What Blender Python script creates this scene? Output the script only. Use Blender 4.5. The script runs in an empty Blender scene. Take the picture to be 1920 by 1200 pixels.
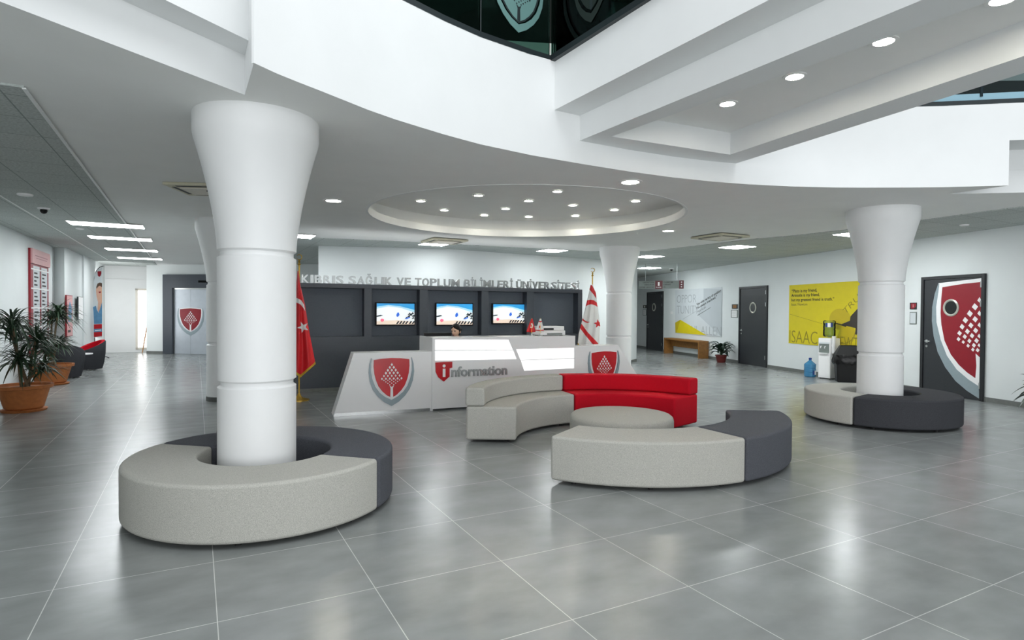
import bpy, bmesh, math, random
from mathutils import Vector, Matrix, geometry
random.seed(7)
R = math.radians
sc = bpy.context.scene
col = sc.collection

# ---------------------------------------------------------------- camera
EYE = 1.577
FOC, PITCH, ROLL = 1111.0, 0.01555, 0.0067       # focal length in pixels of a 1920 wide frame
cd = bpy.data.cameras.new('camera')
cam = bpy.data.objects.new('camera', cd)
col.objects.link(cam)
cd.sensor_fit = 'HORIZONTAL'
cd.sensor_width = 36.0
cd.lens = 36.0 * FOC / 1920.0
cd.clip_start, cd.clip_end = 0.05, 200
cam.matrix_world = Matrix.Translation((0, 0, EYE)) @ Matrix.Rotation(R(90) - PITCH, 4, 'X') @ Matrix.Rotation(ROLL, 4, 'Z')
sc.camera = cam

# ---------------------------------------------------------------- light
sc.view_settings.view_transform = 'Standard'
sc.view_settings.look = 'None'
sc.view_settings.gamma = 1.0
sc.view_settings.use_curve_mapping = False
sc.view_settings.exposure = 0.0
w = bpy.data.worlds.new('daylight')
sc.world = w
w.use_nodes = True
bg = w.node_tree.nodes['Background']
bg.inputs[0].default_value = (0.93, 0.97, 1.0, 1)
bg.inputs[1].default_value = 0.6


def area(name, loc, rot, sx, sy, power, colr=(1, 1, 1)):
    l = bpy.data.lights.new(name, 'AREA')
    l.shape = 'RECTANGLE'
    l.size, l.size_y = sx, sy
    l.energy = power
    l.color = colr
    o = bpy.data.objects.new(name, l)
    o.location = loc
    o.rotation_euler = rot
    col.objects.link(o)
    return o


area('assumed_atrium_skylight', (3.2, 1.2, 8.6), (0, 0, 0), 9, 9, 600, (0.95, 0.98, 1.0))  # area lamp for an assumed skylight over the atrium, out of view
area('assumed_entrance_glazing', (1.0, -7.5, 2.3), (R(90), 0, 0), 22, 4.4, 1300, (0.96, 0.98, 1.0))  # stands in for assumed glazing behind the camera; only the lamp exists
area('corridor_fill_light', (-13.15, 19.0, 1.7), (R(90), 0, R(22)), 1.0, 2.2, 34, (1, 1, 1))  # unseen lamp, added for assumed side daylight on the corridor end; no window here
area('partition_fill_light', (-1.1, 12.75, 2.12), (R(172), 0, R(24.8)), 5.6, .06, 11, (1, 1, 1))  # unseen uplight, added to brighten the wall and ceiling behind the partition


# ---------------------------------------------------------------- survey: a picture point to the point in the hall it shows
def ray(px, py):
    x, y = px - 960.0, 600.0 - py
    c, s = math.cos(ROLL), math.sin(ROLL)
    x, y = c * x - s * y, s * x + c * y
    c, s = math.cos(PITCH), math.sin(PITCH)
    return Vector((x, FOC * c + y * s, -FOC * s + y * c))


def G(px, py, z=0.0):
    d = ray(px, py)
    t = (z - EYE) / d.z
    return Vector((d.x * t, d.y * t, z))


def AT(px, py, Y):
    d = ray(px, py)
    t = Y / d.y
    return Vector((d.x * t, Y, d.z * t + EYE))


def ON(px, py, P0, P1):
    d = ray(px, py)
    e = Vector((P1[0] - P0[0], P1[1] - P0[1]))
    det = d.x * -e.y + e.x * d.y
    t = (P0[0] * -e.y + e.x * P0[1]) / det
    return Vector((d.x * t, d.y * t, d.z * t + EYE))


def ONP(px, py, pts):
    best = None
    for a, b in zip(pts[:-1], pts[1:]):
        p = ON(px, py, a, b)
        e = Vector((b[0] - a[0], b[1] - a[1]))
        s = (Vector((p.x - a[0], p.y - a[1]))).dot(e) / e.dot(e)
        k = 0 if 0 <= s <= 1 else min(abs(s), abs(s - 1))
        if best is None or k < best[0]:
            best = (k, p)
    return best[1]


def frame(P0, P1, z=0.0, off=0.0):
    """local x runs along the wall from P0 to P1, y is up, z points into the hall"""
    d = Vector((P1[0] - P0[0], P1[1] - P0[1], 0)).normalized()
    n = d.cross(Vector((0, 0, 1)))
    u = Vector((0, 0, 1))
    o = Vector((P0[0], P0[1], z)) + n * off
    return Matrix(((d.x, u.x, n.x, o.x), (d.y, u.y, n.y, o.y), (d.z, u.z, n.z, o.z), (0, 0, 0, 1)))


def LOC(M, px, py, out=0.0):
    """picture point on the plane of frame M, in that frame's x and y"""
    o, n, d = M.translation, M.col[2].to_3d(), ray(px, py)
    c = Vector((0, 0, EYE))
    t = (o + n * out - c).dot(n) / d.dot(n)
    q = M.inverted() @ (c + d * t)
    return (q.x, q.y)


# ---------------------------------------------------------------- materials
def lin(h):
    h = h.lstrip('#')
    v = [int(h[i:i + 2], 16) / 255 for i in (0, 2, 4)]
    return tuple(x / 12.92 if x <= 0.04045 else ((x + 0.055) / 1.055) ** 2.4 for x in v) + (1,)


def mat(name, colr, rough=0.5, metal=0.0, emit=0.0, noise=0.0, scale=30.0, bump=0.0, coat=0.0, spec=0.5):
    m = bpy.data.materials.new(name)
    m.use_nodes = True
    nt = m.node_tree
    b = nt.nodes['Principled BSDF']
    c = lin(colr) if isinstance(colr, str) else colr
    b.inputs['Base Color'].default_value = c
    b.inputs['Roughness'].default_value = rough
    b.inputs['Metallic'].default_value = metal
    b.inputs['Coat Weight'].default_value = coat
    b.inputs['Specular IOR Level'].default_value = spec
    if emit:
        b.inputs['Emission Color'].default_value = c
        b.inputs['Emission Strength'].default_value = emit
    if noise or bump:
        tc = nt.nodes.new('ShaderNodeTexCoord')
        nz = nt.nodes.new('ShaderNodeTexNoise')
        nz.inputs['Scale'].default_value = scale
        nz.inputs['Detail'].default_value = 3
        nt.links.new(tc.outputs['Object'], nz.inputs['Vector'])
        if noise:
            mp = nt.nodes.new('ShaderNodeMapRange')
            mp.inputs[1].default_value, mp.inputs[2].default_value = 0.3, 0.7
            mp.inputs[3].default_value, mp.inputs[4].default_value = 1 - noise, 1 + noise
            nt.links.new(nz.outputs['Fac'], mp.inputs[0])
            mx = nt.nodes.new('ShaderNodeMix')
            mx.data_type = 'RGBA'
            mx.blend_type = 'MULTIPLY'
            mx.inputs['Factor'].default_value = 1
            mx.inputs['A'].default_value = c
            nt.links.new(mp.outputs[0], mx.inputs['B'])
            nt.links.new(mx.outputs['Result'], b.inputs['Base Color'])
        if bump:
            bp = nt.nodes.new('ShaderNodeBump')
            bp.inputs['Strength'].default_value = bump
            bp.inputs['Distance'].default_value = 0.01
            nt.links.new(nz.outputs['Fac'], bp.inputs['Height'])
            nt.links.new(bp.outputs['Normal'], b.inputs['Normal'])
    return m


def floor_material():
    m = bpy.data.materials.new('porcelain_floor_tiles')
    m.use_nodes = True
    nt = m.node_tree
    b = nt.nodes['Principled BSDF']
    tc = nt.nodes.new('ShaderNodeTexCoord')
    br = nt.nodes.new('ShaderNodeTexBrick')
    br.offset = 0.0
    br.squash = 1.0
    br.inputs['Scale'].default_value = 1.0
    br.inputs['Brick Width'].default_value = TILE
    br.inputs['Row Height'].default_value = TILE
    br.inputs['Mortar Size'].default_value = 0.0026
    br.inputs['Mortar Smooth'].default_value = 0.1
    br.inputs['Bias'].default_value = 0.0
    br.inputs['Color1'].default_value = lin('#868a89')
    br.inputs['Color2'].default_value = lin('#8c908f')
    br.inputs['Mortar'].default_value = lin('#c9cbc7')
    nt.links.new(tc.outputs['Object'], br.inputs['Vector'])
    mp = nt.nodes.new('ShaderNodeMapping')
    mp.inputs['Scale'].default_value = (1.0, 1.7, 1)
    nt.links.new(tc.outputs['Object'], mp.inputs['Vector'])
    nz = nt.nodes.new('ShaderNodeTexNoise')
    nz.inputs['Scale'].default_value = 2.6
    nz.inputs['Detail'].default_value = 5
    nz.inputs['Roughness'].default_value = 0.5
    nt.links.new(mp.outputs[0], nz.inputs['Vector'])
    rg = nt.nodes.new('ShaderNodeMapRange')
    rg.inputs[1].default_value, rg.inputs[2].default_value = 0.3, 0.7
    rg.inputs[3].default_value, rg.inputs[4].default_value = 0.86, 1.14
    nt.links.new(nz.outputs['Fac'], rg.inputs[0])
    mx = nt.nodes.new('ShaderNodeMix')
    mx.data_type = 'RGBA'
    mx.blend_type = 'MULTIPLY'
    mx.inputs['Factor'].default_value = 1
    nt.links.new(br.outputs['Color'], mx.inputs['A'])
    nt.links.new(rg.outputs[0], mx.inputs['B'])
    nt.links.new(mx.outputs['Result'], b.inputs['Base Color'])
    b.inputs['Roughness'].default_value = 0.24
    b.inputs['Specular IOR Level'].default_value = 0.62
    return m


def tile_ceiling_material():
    m = bpy.data.materials.new('acoustic_ceiling_tiles')
    m.use_nodes = True
    nt = m.node_tree
    b = nt.nodes['Principled BSDF']
    tc = nt.nodes.new('ShaderNodeTexCoord')
    br = nt.nodes.new('ShaderNodeTexBrick')
    br.offset = 0.0
    br.inputs['Scale'].default_value = 1.0
    br.inputs['Brick Width'].default_value = 0.6
    br.inputs['Row Height'].default_value = 0.6
    br.inputs['Mortar Size'].default_value = 0.006
    br.inputs['Color1'].default_value = lin('#c2c8c5')
    br.inputs['Color2'].default_value = lin('#bcc3c0')
    br.inputs['Mortar'].default_value = lin('#8f9895')
    nt.links.new(tc.outputs['Object'], br.inputs['Vector'])
    nz = nt.nodes.new('ShaderNodeTexNoise')
    nz.inputs['Scale'].default_value = 45
    nz.inputs['Detail'].default_value = 4
    nt.links.new(tc.outputs['Object'], nz.inputs['Vector'])
    rg = nt.nodes.new('ShaderNodeMapRange')
    rg.inputs[1].default_value, rg.inputs[2].default_value = 0.35, 0.6
    rg.inputs[3].default_value, rg.inputs[4].default_value = 0.78, 1.05
    nt.links.new(nz.outputs['Fac'], rg.inputs[0])
    mx = nt.nodes.new('ShaderNodeMix')
    mx.data_type = 'RGBA'
    mx.blend_type = 'MULTIPLY'
    mx.inputs['Factor'].default_value = 1
    nt.links.new(br.outputs['Color'], mx.inputs['A'])
    nt.links.new(rg.outputs[0], mx.inputs['B'])
    nt.links.new(mx.outputs['Result'], b.inputs['Base Color'])
    b.inputs['Roughness'].default_value = 0.9
    return m


def glass_material(name, tint, gloss=0.12):
    m = bpy.data.materials.new(name)
    m.use_nodes = True
    nt = m.node_tree
    nt.nodes.remove(nt.nodes['Principled BSDF'])
    out = nt.nodes['Material Output']
    tr = nt.nodes.new('ShaderNodeBsdfTransparent')
    tr.inputs[0].default_value = tint
    gl = nt.nodes.new('ShaderNodeBsdfGlossy')
    gl.inputs['Roughness'].default_value = 0.03
    fr = nt.nodes.new('ShaderNodeFresnel')
    fr.inputs['IOR'].default_value = 1.22
    mx = nt.nodes.new('ShaderNodeMixShader')
    nt.links.new(fr.outputs[0], mx.inputs[0])
    nt.links.new(tr.outputs[0], mx.inputs[1])
    nt.links.new(gl.outputs[0], mx.inputs[2])
    nt.links.new(mx.outputs[0], out.inputs[0])
    return m


TILE = 0.801
YAW = 0.4896
M = {}
M['white'] = mat('white_paint', '#e9ebeb', 0.6, noise=0.012, scale=3)
M['wall'] = mat('wall_paint', '#e3e8e8', 0.6, noise=0.015, scale=2)
M['ceil'] = mat('ceiling_paint', '#f3f4f2', 0.75, noise=0.012, scale=3)
M['column'] = mat('column_paint', '#eceded', 0.45, noise=0.01, scale=5)
M['skirt'] = mat('skirting_stone', '#6d706d', 0.5, noise=0.1, scale=20)
M['grout_grey'] = mat('dark_grey_ring', '#585b58', 0.5, noise=0.15, scale=12)
M['floor'] = floor_material()
M['acoustic'] = tile_ceiling_material()
M['tbar'] = mat('white_ceiling_rail', '#eef0ef', 0.4)
M['light_fabric'] = mat('light_grey_wool', '#b3b2ab', 0.95, noise=0.22, scale=210, bump=0.3, spec=0.2)
M['dark_fabric'] = mat('charcoal_wool', '#53555b', 0.95, noise=0.28, scale=210, bump=0.3, spec=0.2)
M['black_fabric'] = mat('dark_charcoal_wool', '#3d3e42', 0.95, noise=0.28, scale=210, bump=0.3, spec=0.2)
M['red_fabric'] = mat('red_wool', '#b80a20', 0.9, noise=0.14, scale=220, bump=0.2, spec=0.2)
M['black'] = mat('black_plastic', '#0b0c0d', 0.5, spec=0.3, noise=0.05, scale=20)
M['rubber'] = mat('black_rubber', '#1a1a1a', 0.7, noise=0.05, scale=20)
M['navy'] = mat('charcoal_panel', '#40464f', 0.42, noise=0.05, scale=30)
M['navy_in'] = mat('charcoal_niche', '#525a64', 0.6, noise=0.06, scale=40)
M['gloss_white'] = mat('white_lacquer', '#f2f2f2', 0.25, noise=0.005, scale=4)
M['acrylic'] = mat('backlit_acrylic', '#ffffff', 0.3, emit=1.0, noise=0.0)
M['chrome'] = mat('brushed_steel', '#b9bbbb', 0.28, 1.0, noise=0.05, scale=40)
M['silver'] = mat('silver_lettering', '#a9adad', 0.35, 0.75, noise=0.06, scale=30)
M['greysil'] = mat('grey_acrylic', '#93a2a8', 0.35, 0.1, noise=0.03, scale=20)
M['red'] = mat('red_acrylic', '#c00d1d', 0.3, noise=0.03, scale=8)
M['darkred'] = mat('dark_red_acrylic', '#8f0a20', 0.4, noise=0.04, scale=8)
M['pale'] = mat('white_acrylic', '#f4f4f4', 0.4, noise=0.01, scale=8)
M['gold'] = mat('gold_metal', '#c9a44a', 0.35, 0.9, noise=0.08, scale=30)
M['goldcloth'] = mat('gold_fringe', '#c9a531', 0.8, noise=0.25, scale=300)
M['flag_red'] = mat('red_satin', '#d0101c', 0.5, noise=0.05, scale=40)
M['flag_white'] = mat('white_satin', '#eeeeec', 0.5, noise=0.02, scale=40)
M['door'] = mat('anthracite_door', '#2a2d31', 0.45, noise=0.06, scale=30)
M['frame'] = mat('anthracite_frame', '#212326', 0.4, noise=0.05, scale=30)
M['dglass'] = mat('dark_porthole_glass', '#15191a', 0.08, noise=0.02, scale=5)
M['ring'] = mat('porthole_ring', '#c5c6bb', 0.3, 0.4, noise=0.04, scale=20)
M['lamp'] = mat('lamp_diffuser', '#fffdf6', 0.4, emit=32.0)
M['panel'] = mat('led_panel', '#f8fdff', 0.4, emit=58.0)
M['panel_soft'] = mat('corridor_led_panel', '#f8fdff', 0.4, emit=25.0)
M['trim'] = mat('lamp_trim', '#f4f4f2', 0.4, noise=0.01)
M['yellow'] = mat('yellow_print', '#dccb10', 0.55, noise=0.03, scale=5)
M['yellow2'] = mat('ochre_print', '#c7b012', 0.55, noise=0.03, scale=5)
M['olive'] = mat('olive_print', '#8f8216', 0.55, noise=0.03, scale=5)
M['umber'] = mat('umber_print', '#39332c', 0.55, noise=0.05, scale=5)
M['ink'] = mat('black_ink', '#20211f', 0.6, noise=0.05, scale=5)
M['poster_grey'] = mat('pale_grey_print', '#d3d9dc', 0.5, noise=0.03, scale=1.5)
M['poster_mid'] = mat('mid_grey_print', '#bfc6ca', 0.5, noise=0.03, scale=1.5)
M['letter_grey'] = mat('grey_ink', '#a9afb2', 0.6, noise=0.03, scale=5)
M['wood'] = mat('oak_veneer', '#8c5f2a', 0.5, noise=0.18, scale=14)
M['terracotta'] = mat('terracotta', '#a4612f', 0.7, noise=0.12, scale=18, bump=0.1)
M['redpot'] = mat('dark_red_pot', '#5e1b16', 0.5, noise=0.1, scale=18)
M['soil'] = mat('potting_soil', '#2c2119', 0.95, noise=0.4, scale=60)
M['leaf'] = mat('dark_green_leaf', '#29402a', 0.45, noise=0.3, scale=9)
M['leaf2'] = mat('deep_green_leaf', '#22382a', 0.4, noise=0.3, scale=9)
M['stem'] = mat('brown_stem', '#6b5a43', 0.8, noise=0.25, scale=40)
M['steeldoor'] = mat('lift_door_steel', '#c3cad2', 0.35, 0.25, noise=0.03, scale=6)
M['skin'] = mat('skin', '#e8bda0', 0.5, noise=0.04, scale=30)
M['hair'] = mat('black_hair', '#080606', 0.5, noise=0.3, spec=0.3, scale=120)
M['shirt'] = mat('dark_jacket', '#24252b', 0.8, noise=0.1, scale=80)
M['lips'] = mat('lips', '#b0605a', 0.4, noise=0.03)
M['eye'] = mat('dark_eye', '#201612', 0.2, noise=0.02)
M['glass'] = glass_material('dark_green_balustrade_glass', (0.30, 0.44, 0.40, 1))
M['clear'] = glass_material('clear_pane', (0.80, 0.90, 0.94, 1))
M['frost'] = mat('frosted_film', '#5d8380', 0.6, noise=0.04, scale=6)
M['frost_dark'] = mat('faint_frosted_film', '#16231f', 0.6, noise=0.04, scale=6)
M['channel'] = mat('dark_metal_channel', '#2b3336', 0.4, 0.3, noise=0.05, scale=20)
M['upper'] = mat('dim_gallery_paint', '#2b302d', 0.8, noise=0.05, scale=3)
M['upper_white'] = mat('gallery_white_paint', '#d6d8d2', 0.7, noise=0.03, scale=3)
M['bluewater'] = mat('blue_polycarbonate', '#3f7fa8', 0.15, noise=0.08, scale=8)
M['bluewater2'] = mat('blue_water', '#1f5f94', 0.12, noise=0.08, scale=8)
M['bottle'] = glass_material('pale_blue_bottle', (0.80, 0.88, 0.92, 1))
M['label'] = mat('blue_label', '#1f3f86', 0.5, noise=0.05)
M['bag'] = mat('black_bin_bag', '#060607', 0.3, spec=0.4, noise=0.1, scale=20, bump=0.5)
M['sign_grey'] = mat('grey_sign_panel', '#757e7a', 0.5, noise=0.03, scale=8)
M['maroon'] = mat('maroon_panel', '#5a0d1a', 0.4, noise=0.03)
M['sky'] = mat('daylight_pane', '#ffffff', 0.5, emit=2.2)
M['cream'] = mat('cream_frame', '#e4ded2', 0.5, noise=0.03)
M['stick'] = mat('pale_wooden_stick', '#b58a62', 0.6, noise=0.1)
M['blue'] = mat('blue_print', '#5d8fb4', 0.55, noise=0.1, scale=10)
M['pinkprint'] = mat('faded_pink_print', '#d49f9f', 0.5, noise=0.05, scale=12)
M['rose'] = mat('rose_skin_print', '#dcae96', 0.55, noise=0.06, scale=12)
M['brownprint'] = mat('brown_hair_print', '#5a4334', 0.6, noise=0.2, scale=50)
M['tv_sky'] = mat('screen_blue', '#2f9fe0', 0.3, emit=0.55)
M['tv_pale'] = mat('screen_white', '#f2f8fa', 0.3, emit=0.62)
M['tv_mid'] = mat('screen_pale_blue', '#a8d8f0', 0.3, emit=0.6)
M['tv_dark'] = mat('screen_dark', '#1c2a33', 0.3, emit=0.5)
M['tv_blue'] = mat('screen_deep_blue', '#2b62c8', 0.3, emit=0.8)
M['tv_sand'] = mat('screen_sand', '#f0d9c6', 0.3, emit=0.6)
M['tv_pink'] = mat('screen_pink', '#e8607c', 0.3, emit=0.9)
M['beige'] = mat('beige_plastic', '#cfcab2', 0.5, noise=0.03)


# ---------------------------------------------------------------- object helpers
class B:
    """collects shapes for ONE mesh object"""

    def __init__(s):
        s.v, s.f, s.mi = [], [], []

    def add(s, vs, fs, k=0):
        n = len(s.v)
        s.v += [tuple(v) for v in vs]
        for f in fs:
            s.f.append(tuple(i + n for i in f))
            s.mi.append(k)
        return s

    def box(s, x0, x1, y0, y1, z0, z1, k=0):
        return s.add([(x0, y0, z0), (x1, y0, z0), (x1, y1, z0), (x0, y1, z0), (x0, y0, z1), (x1, y0, z1), (x1, y1, z1), (x0, y1, z1)],
                     [(3, 2, 1, 0), (4, 5, 6, 7), (0, 1, 5, 4), (1, 2, 6, 5), (2, 3, 7, 6), (3, 0, 4, 7)], k)

    def hexa(s, low, high, k=0):
        n = len(low)
        vs = list(low) + list(high)
        fs = [tuple(range(n - 1, -1, -1)), tuple(range(n, 2 * n))]
        fs += [(i, (i + 1) % n, n + (i + 1) % n, n + i) for i in range(n)]
        return s.add(vs, fs, k)

    def prism(s, poly, z0, z1, k=0):
        a = sum(p[0] * q[1] - q[0] * p[1] for p, q in zip(poly, poly[1:] + poly[:1]))
        if a < 0:
            poly = poly[::-1]
        return s.hexa([(x, y, z0) for x, y in poly], [(x, y, z1) for x, y in poly], k)

    def ribbon(s, A, Bq, z0, z1, k=0):
        """strip between two equally long 2D lines, extruded from z0 to z1"""
        n = len(A)
        vs = [(x, y, z) for z in (z0, z1) for L in (A, Bq) for x, y in L]
        fs = []
        for i in range(n - 1):
            fs += [(2 * n + i, 2 * n + i + 1, 3 * n + i + 1, 3 * n + i), (i, n + i, n + i + 1, i + 1),
                   (i, i + 1, 2 * n + i + 1, 2 * n + i), (n + i, 3 * n + i, 3 * n + i + 1, n + i + 1)]
        fs += [(0, 2 * n, 3 * n, n), (n - 1, 2 * n - 1, 4 * n - 1, 3 * n - 1)]
        return s.add(vs, fs, k)

    def lathe(s, prof, c=(0, 0, 0), n=32, k=0, axis='Z', cap=True):
        vs, fs = [], []
        for r, h in prof:
            for i in range(n):
                a = 2 * math.pi * i / n
                p = (r * math.cos(a), r * math.sin(a), h)
                if axis == 'Y':
                    p = (p[0], h, p[1])
                if axis == 'X':
                    p = (h, p[0], p[1])
                vs.append((p[0] + c[0], p[1] + c[1], p[2] + c[2]))
        for j in range(len(prof) - 1):
            for i in range(n):
                fs.append((j * n + i, j * n + (i + 1) % n, (j + 1) * n + (i + 1) % n, (j + 1) * n + i))
        if cap and prof[0][0] > 1e-4:
            fs.append(tuple(range(n - 1, -1, -1)))
        if cap and prof[-1][0] > 1e-4:
            fs.append(tuple(range((len(prof) - 1) * n, len(prof) * n)))
        return s.add(vs, fs, k)

    def tube(s, pts, r, n=8, k=0):
        pts = [Vector(p) for p in pts]
        rs = r if isinstance(r, (list, tuple)) else [r] * len(pts)
        vs, fs = [], []
        for i, p in enumerate(pts):
            t = (pts[min(i + 1, len(pts) - 1)] - pts[max(i - 1, 0)]).normalized()
            a = t.cross(Vector((0, 0, 1)))
            if a.length < 1e-3:
                a = t.cross(Vector((1, 0, 0)))
            a.normalize()
            b = t.cross(a)
            for j in range(n):
                q = 2 * math.pi * j / n
                vs.append(p + (a * math.cos(q) + b * math.sin(q)) * rs[i])
        for i in range(len(pts) - 1):
            for j in range(n):
                fs.append((i * n + j, i * n + (j + 1) % n, (i + 1) * n + (j + 1) % n, (i + 1) * n + j))
        fs.append(tuple(range(n - 1, -1, -1)))
        fs.append(tuple(range((len(pts) - 1) * n, len(pts) * n)))
        return s.add(vs, fs, k)

    def ball(s, c, rx, ry=None, rz=None, n=16, m=10, k=0):
        ry, rz = ry or rx, rz or rx
        vs, fs = [], []
        for j in range(1, m):
            a = math.pi * j / m
            for i in range(n):
                b = 2 * math.pi * i / n
                vs.append((c[0] + rx * math.sin(a) * math.cos(b), c[1] + ry * math.sin(a) * math.sin(b), c[2] + rz * math.cos(a)))
        for j in range(m - 2):
            for i in range(n):
                fs.append((j * n + i, (j + 1) * n + i, (j + 1) * n + (i + 1) % n, j * n + (i + 1) % n))
        vs += [(c[0], c[1], c[2] + rz), (c[0], c[1], c[2] - rz)]
        t, u = len(vs) - 2, len(vs) - 1
        for i in range(n):
            fs.append((t, i, (i + 1) % n))
            fs.append((u, (m - 2) * n + (i + 1) % n, (m - 2) * n + i))
        return s.add(vs, fs, k)

    def sector(s, r0, r1, a0, a1, z0, z1, n=40, k=0):
        A = [(r0 * math.cos(a0 + (a1 - a0) * i / n), r0 * math.sin(a0 + (a1 - a0) * i / n)) for i in range(n + 1)]
        Q = [(r1 * math.cos(a0 + (a1 - a0) * i / n), r1 * math.sin(a0 + (a1 - a0) * i / n)) for i in range(n + 1)]
        return s.ribbon(Q, A, z0, z1, k)

    def build(s, name, mats, parent=None, smooth=None, bevel=0.0, seg=3, world=None, solid=0.0):
        me = bpy.data.meshes.new(name)
        me.from_pydata(s.v, [], s.f)
        mats = mats if isinstance(mats, (list, tuple)) else [mats]
        for m in mats:
            me.materials.append(M[m] if isinstance(m, str) else m)
        for p, k in zip(me.polygons, s.mi):
            p.material_index = k
        bm = bmesh.new()
        bm.from_mesh(me)
        bmesh.ops.recalc_face_normals(bm, faces=bm.faces)
        bm.to_mesh(me)
        bm.free()
        if smooth is not None:
            for p in me.polygons:
                p.use_smooth = True
            me.set_sharp_from_angle(angle=R(smooth))
        o = bpy.data.objects.new(name, me)
        col.objects.link(o)
        if parent:
            o.parent = parent
        if world is not None:
            o.matrix_world = world
        if bevel:
            md = o.modifiers.new('bevel', 'BEVEL')
            md.width = bevel
            md.segments = seg
            md.limit_method = 'ANGLE'
            md.angle_limit = R(40)
            for p in me.polygons:
                p.use_smooth = True
            md.harden_normals = True
        if solid:
            md = o.modifiers.new('solid', 'SOLIDIFY')
            md.thickness = solid
            md.offset = 0
        return o


def tag(o, label, cat=None, group=None, kind=None):
    if label:
        o['label'] = label
    if cat:
        o['category'] = cat
    if group:
        o['group'] = group
    if kind:
        o['kind'] = kind
    return o


def thing(name, label, cat, at=(0, 0, 0), rz=0.0, group=None, world=None):
    o = bpy.data.objects.new(name, None)
    o.empty_display_size = 0.1
    col.objects.link(o)
    if world is not None:
        o.matrix_world = world
    else:
        o.location = at
        o.rotation_euler = (0, 0, rz)
    return tag(o, label, cat, group)


def structure(o, label=None):
    o['kind'] = 'structure'
    if label:
        o['label'] = label
    return o


def copy_tree(o, parent=None):
    c = o.copy()
    col.objects.link(c)
    if parent:
        c.parent = parent
    for ch in [x for x in bpy.data.objects if x.parent == o]:
        copy_tree(ch, c)
    return c


def text_obj(name, s, mt, parent, x, y, z, height, width=None, bold=0.0, depth=0.004, rot=0.0, lines=1.0, shear=0.0, align='LEFT', up='Y'):
    """flat raised lettering in the parent's x / y plane; height is that of a capital"""
    cu = bpy.data.curves.new(name, 'FONT')
    cu.body = s
    cu.size = 1.0
    cu.space_line = lines
    cu.align_x = align
    cu.resolution_u = 3
    cu.offset = bold
    cu.shear = shear
    cu.extrude = 0.5
    tmp = bpy.data.objects.new(name, cu)
    col.objects.link(tmp)
    dg = bpy.context.evaluated_depsgraph_get()
    me = bpy.data.meshes.new_from_object(tmp.evaluated_get(dg))
    bpy.data.objects.remove(tmp)
    me.materials.clear()
    me.materials.append(M[mt])
    sy = height / 0.73
    xs = [v.co.x for v in me.vertices] or [0, 1]
    wd = max(xs) - min(xs)
    sx = sy if width is None else width / max(wd, 1e-6)
    x0 = min(xs) if align == 'LEFT' else 0
    c, sn = math.cos(rot), math.sin(rot)
    for v in me.vertices:
        a, b, d = (v.co.x - x0) * sx, v.co.y * sy, (v.co.z + 0.5) * depth
        q = (x + a * c - b * sn, y + a * sn + b * c, z + d)
        v.co = q if up == 'Y' else (q[0], -q[2], q[1])
    o = bpy.data.objects.new(name, me)
    col.objects.link(o)
    o.parent = parent
    return o


def shield_points():
    left = [(-.39, -.06), (-.395, -.2), (-.38, -.36), (-.345, -.5), (-.29, -.64), (-.21, -.75), (-.11, -.845), (0, -.905)]
    top = [(.39, -.06), (.2, -.035), (0, -.025), (-.2, -.035)]
    right = [(-x, y) for x, y in left[-2::-1]]
    return left + right[:-1] + top


def swoosh_lines():
    out = [(-.445, -.02), (-.485, -.15), (-.5, -.33), (-.475, -.53), (-.405, -.72), (-.30, -.87), (-.16, -1.0), (0, -1.09)]
    inn = [(-.435, -.02), (-.452, -.15), (-.452, -.3), (-.42, -.48), (-.355, -.65), (-.26, -.785), (-.14, -.885), (0, -.955)]
    return out + [(-x, y) for x, y in out[-2::-1]], inn + [(-x, y) for x, y in inn[-2::-1]]


def tree_dots(b, f, z0, z1, k=0, clip=None):
    for i in range(6):
        for j in range(6):
            t = i + j
            x = (i - j) * 0.043
            y = -.17 - (0.062 * t if t <= 5 else 0.31 + 0.034 * (t - 5))
            s = 0.031 if t < 4 else (0.026 if t < 6 else 0.019)
            if abs(x) < 0.01 and t > 8:
                continue
            sy = s * (1.15 if t <= 5 else 0.8)
            pts = [(x, y + sy), (x - s * .85, y), (x, y - sy), (x + s * .85, y)]
            if clip and any(p[0] > clip for p in pts):
                if x - s * .85 >= clip:
                    continue
                pts = [(min(p[0], clip), p[1]) for p in pts]
            b.prism([f(*p) for p in pts], z0, z1, k)
    tr = [(-.05, -.63), (-.026, -.69), (-.03, -.885), (0, -.905), (.03, -.885), (.026, -.69), (.05, -.63), (0, -.665)]
    if clip is not None:
        tr = [(min(p[0], clip), p[1]) for p in tr]
    b.prism([f(*p) for p in tr], z0, z1, k)


def emblem(parent, cx, top, wd, ht=None, z=0.004, mats=('greysil', 'pale', 'red', 'pale'), d=0.012, name='emblem'):
    """the crest: grey swoosh, white border, red shield, white tree"""
    ht = ht or wd

    def f(x, y):
        return (cx + x * wd, top + y * ht)
    o, i = swoosh_lines()
    e = B().ribbon([f(*p) for p in o], [f(*p) for p in i], z, z + d).build(name, mats[0], parent)
    sp = shield_points()
    B().prism([f(x * 1.09, (y + .45) * 1.06 - .45) for x, y in sp], z, z + d * .5).build('emblem_border', mats[1], e)
    B().prism([f(*p) for p in sp], z, z + d).build('emblem_shield', mats[2], e)
    t = B()
    tree_dots(t, f, z + d * .8, z + d * 1.25)
    t.build('emblem_tree', mats[3], e)
    return e

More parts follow.
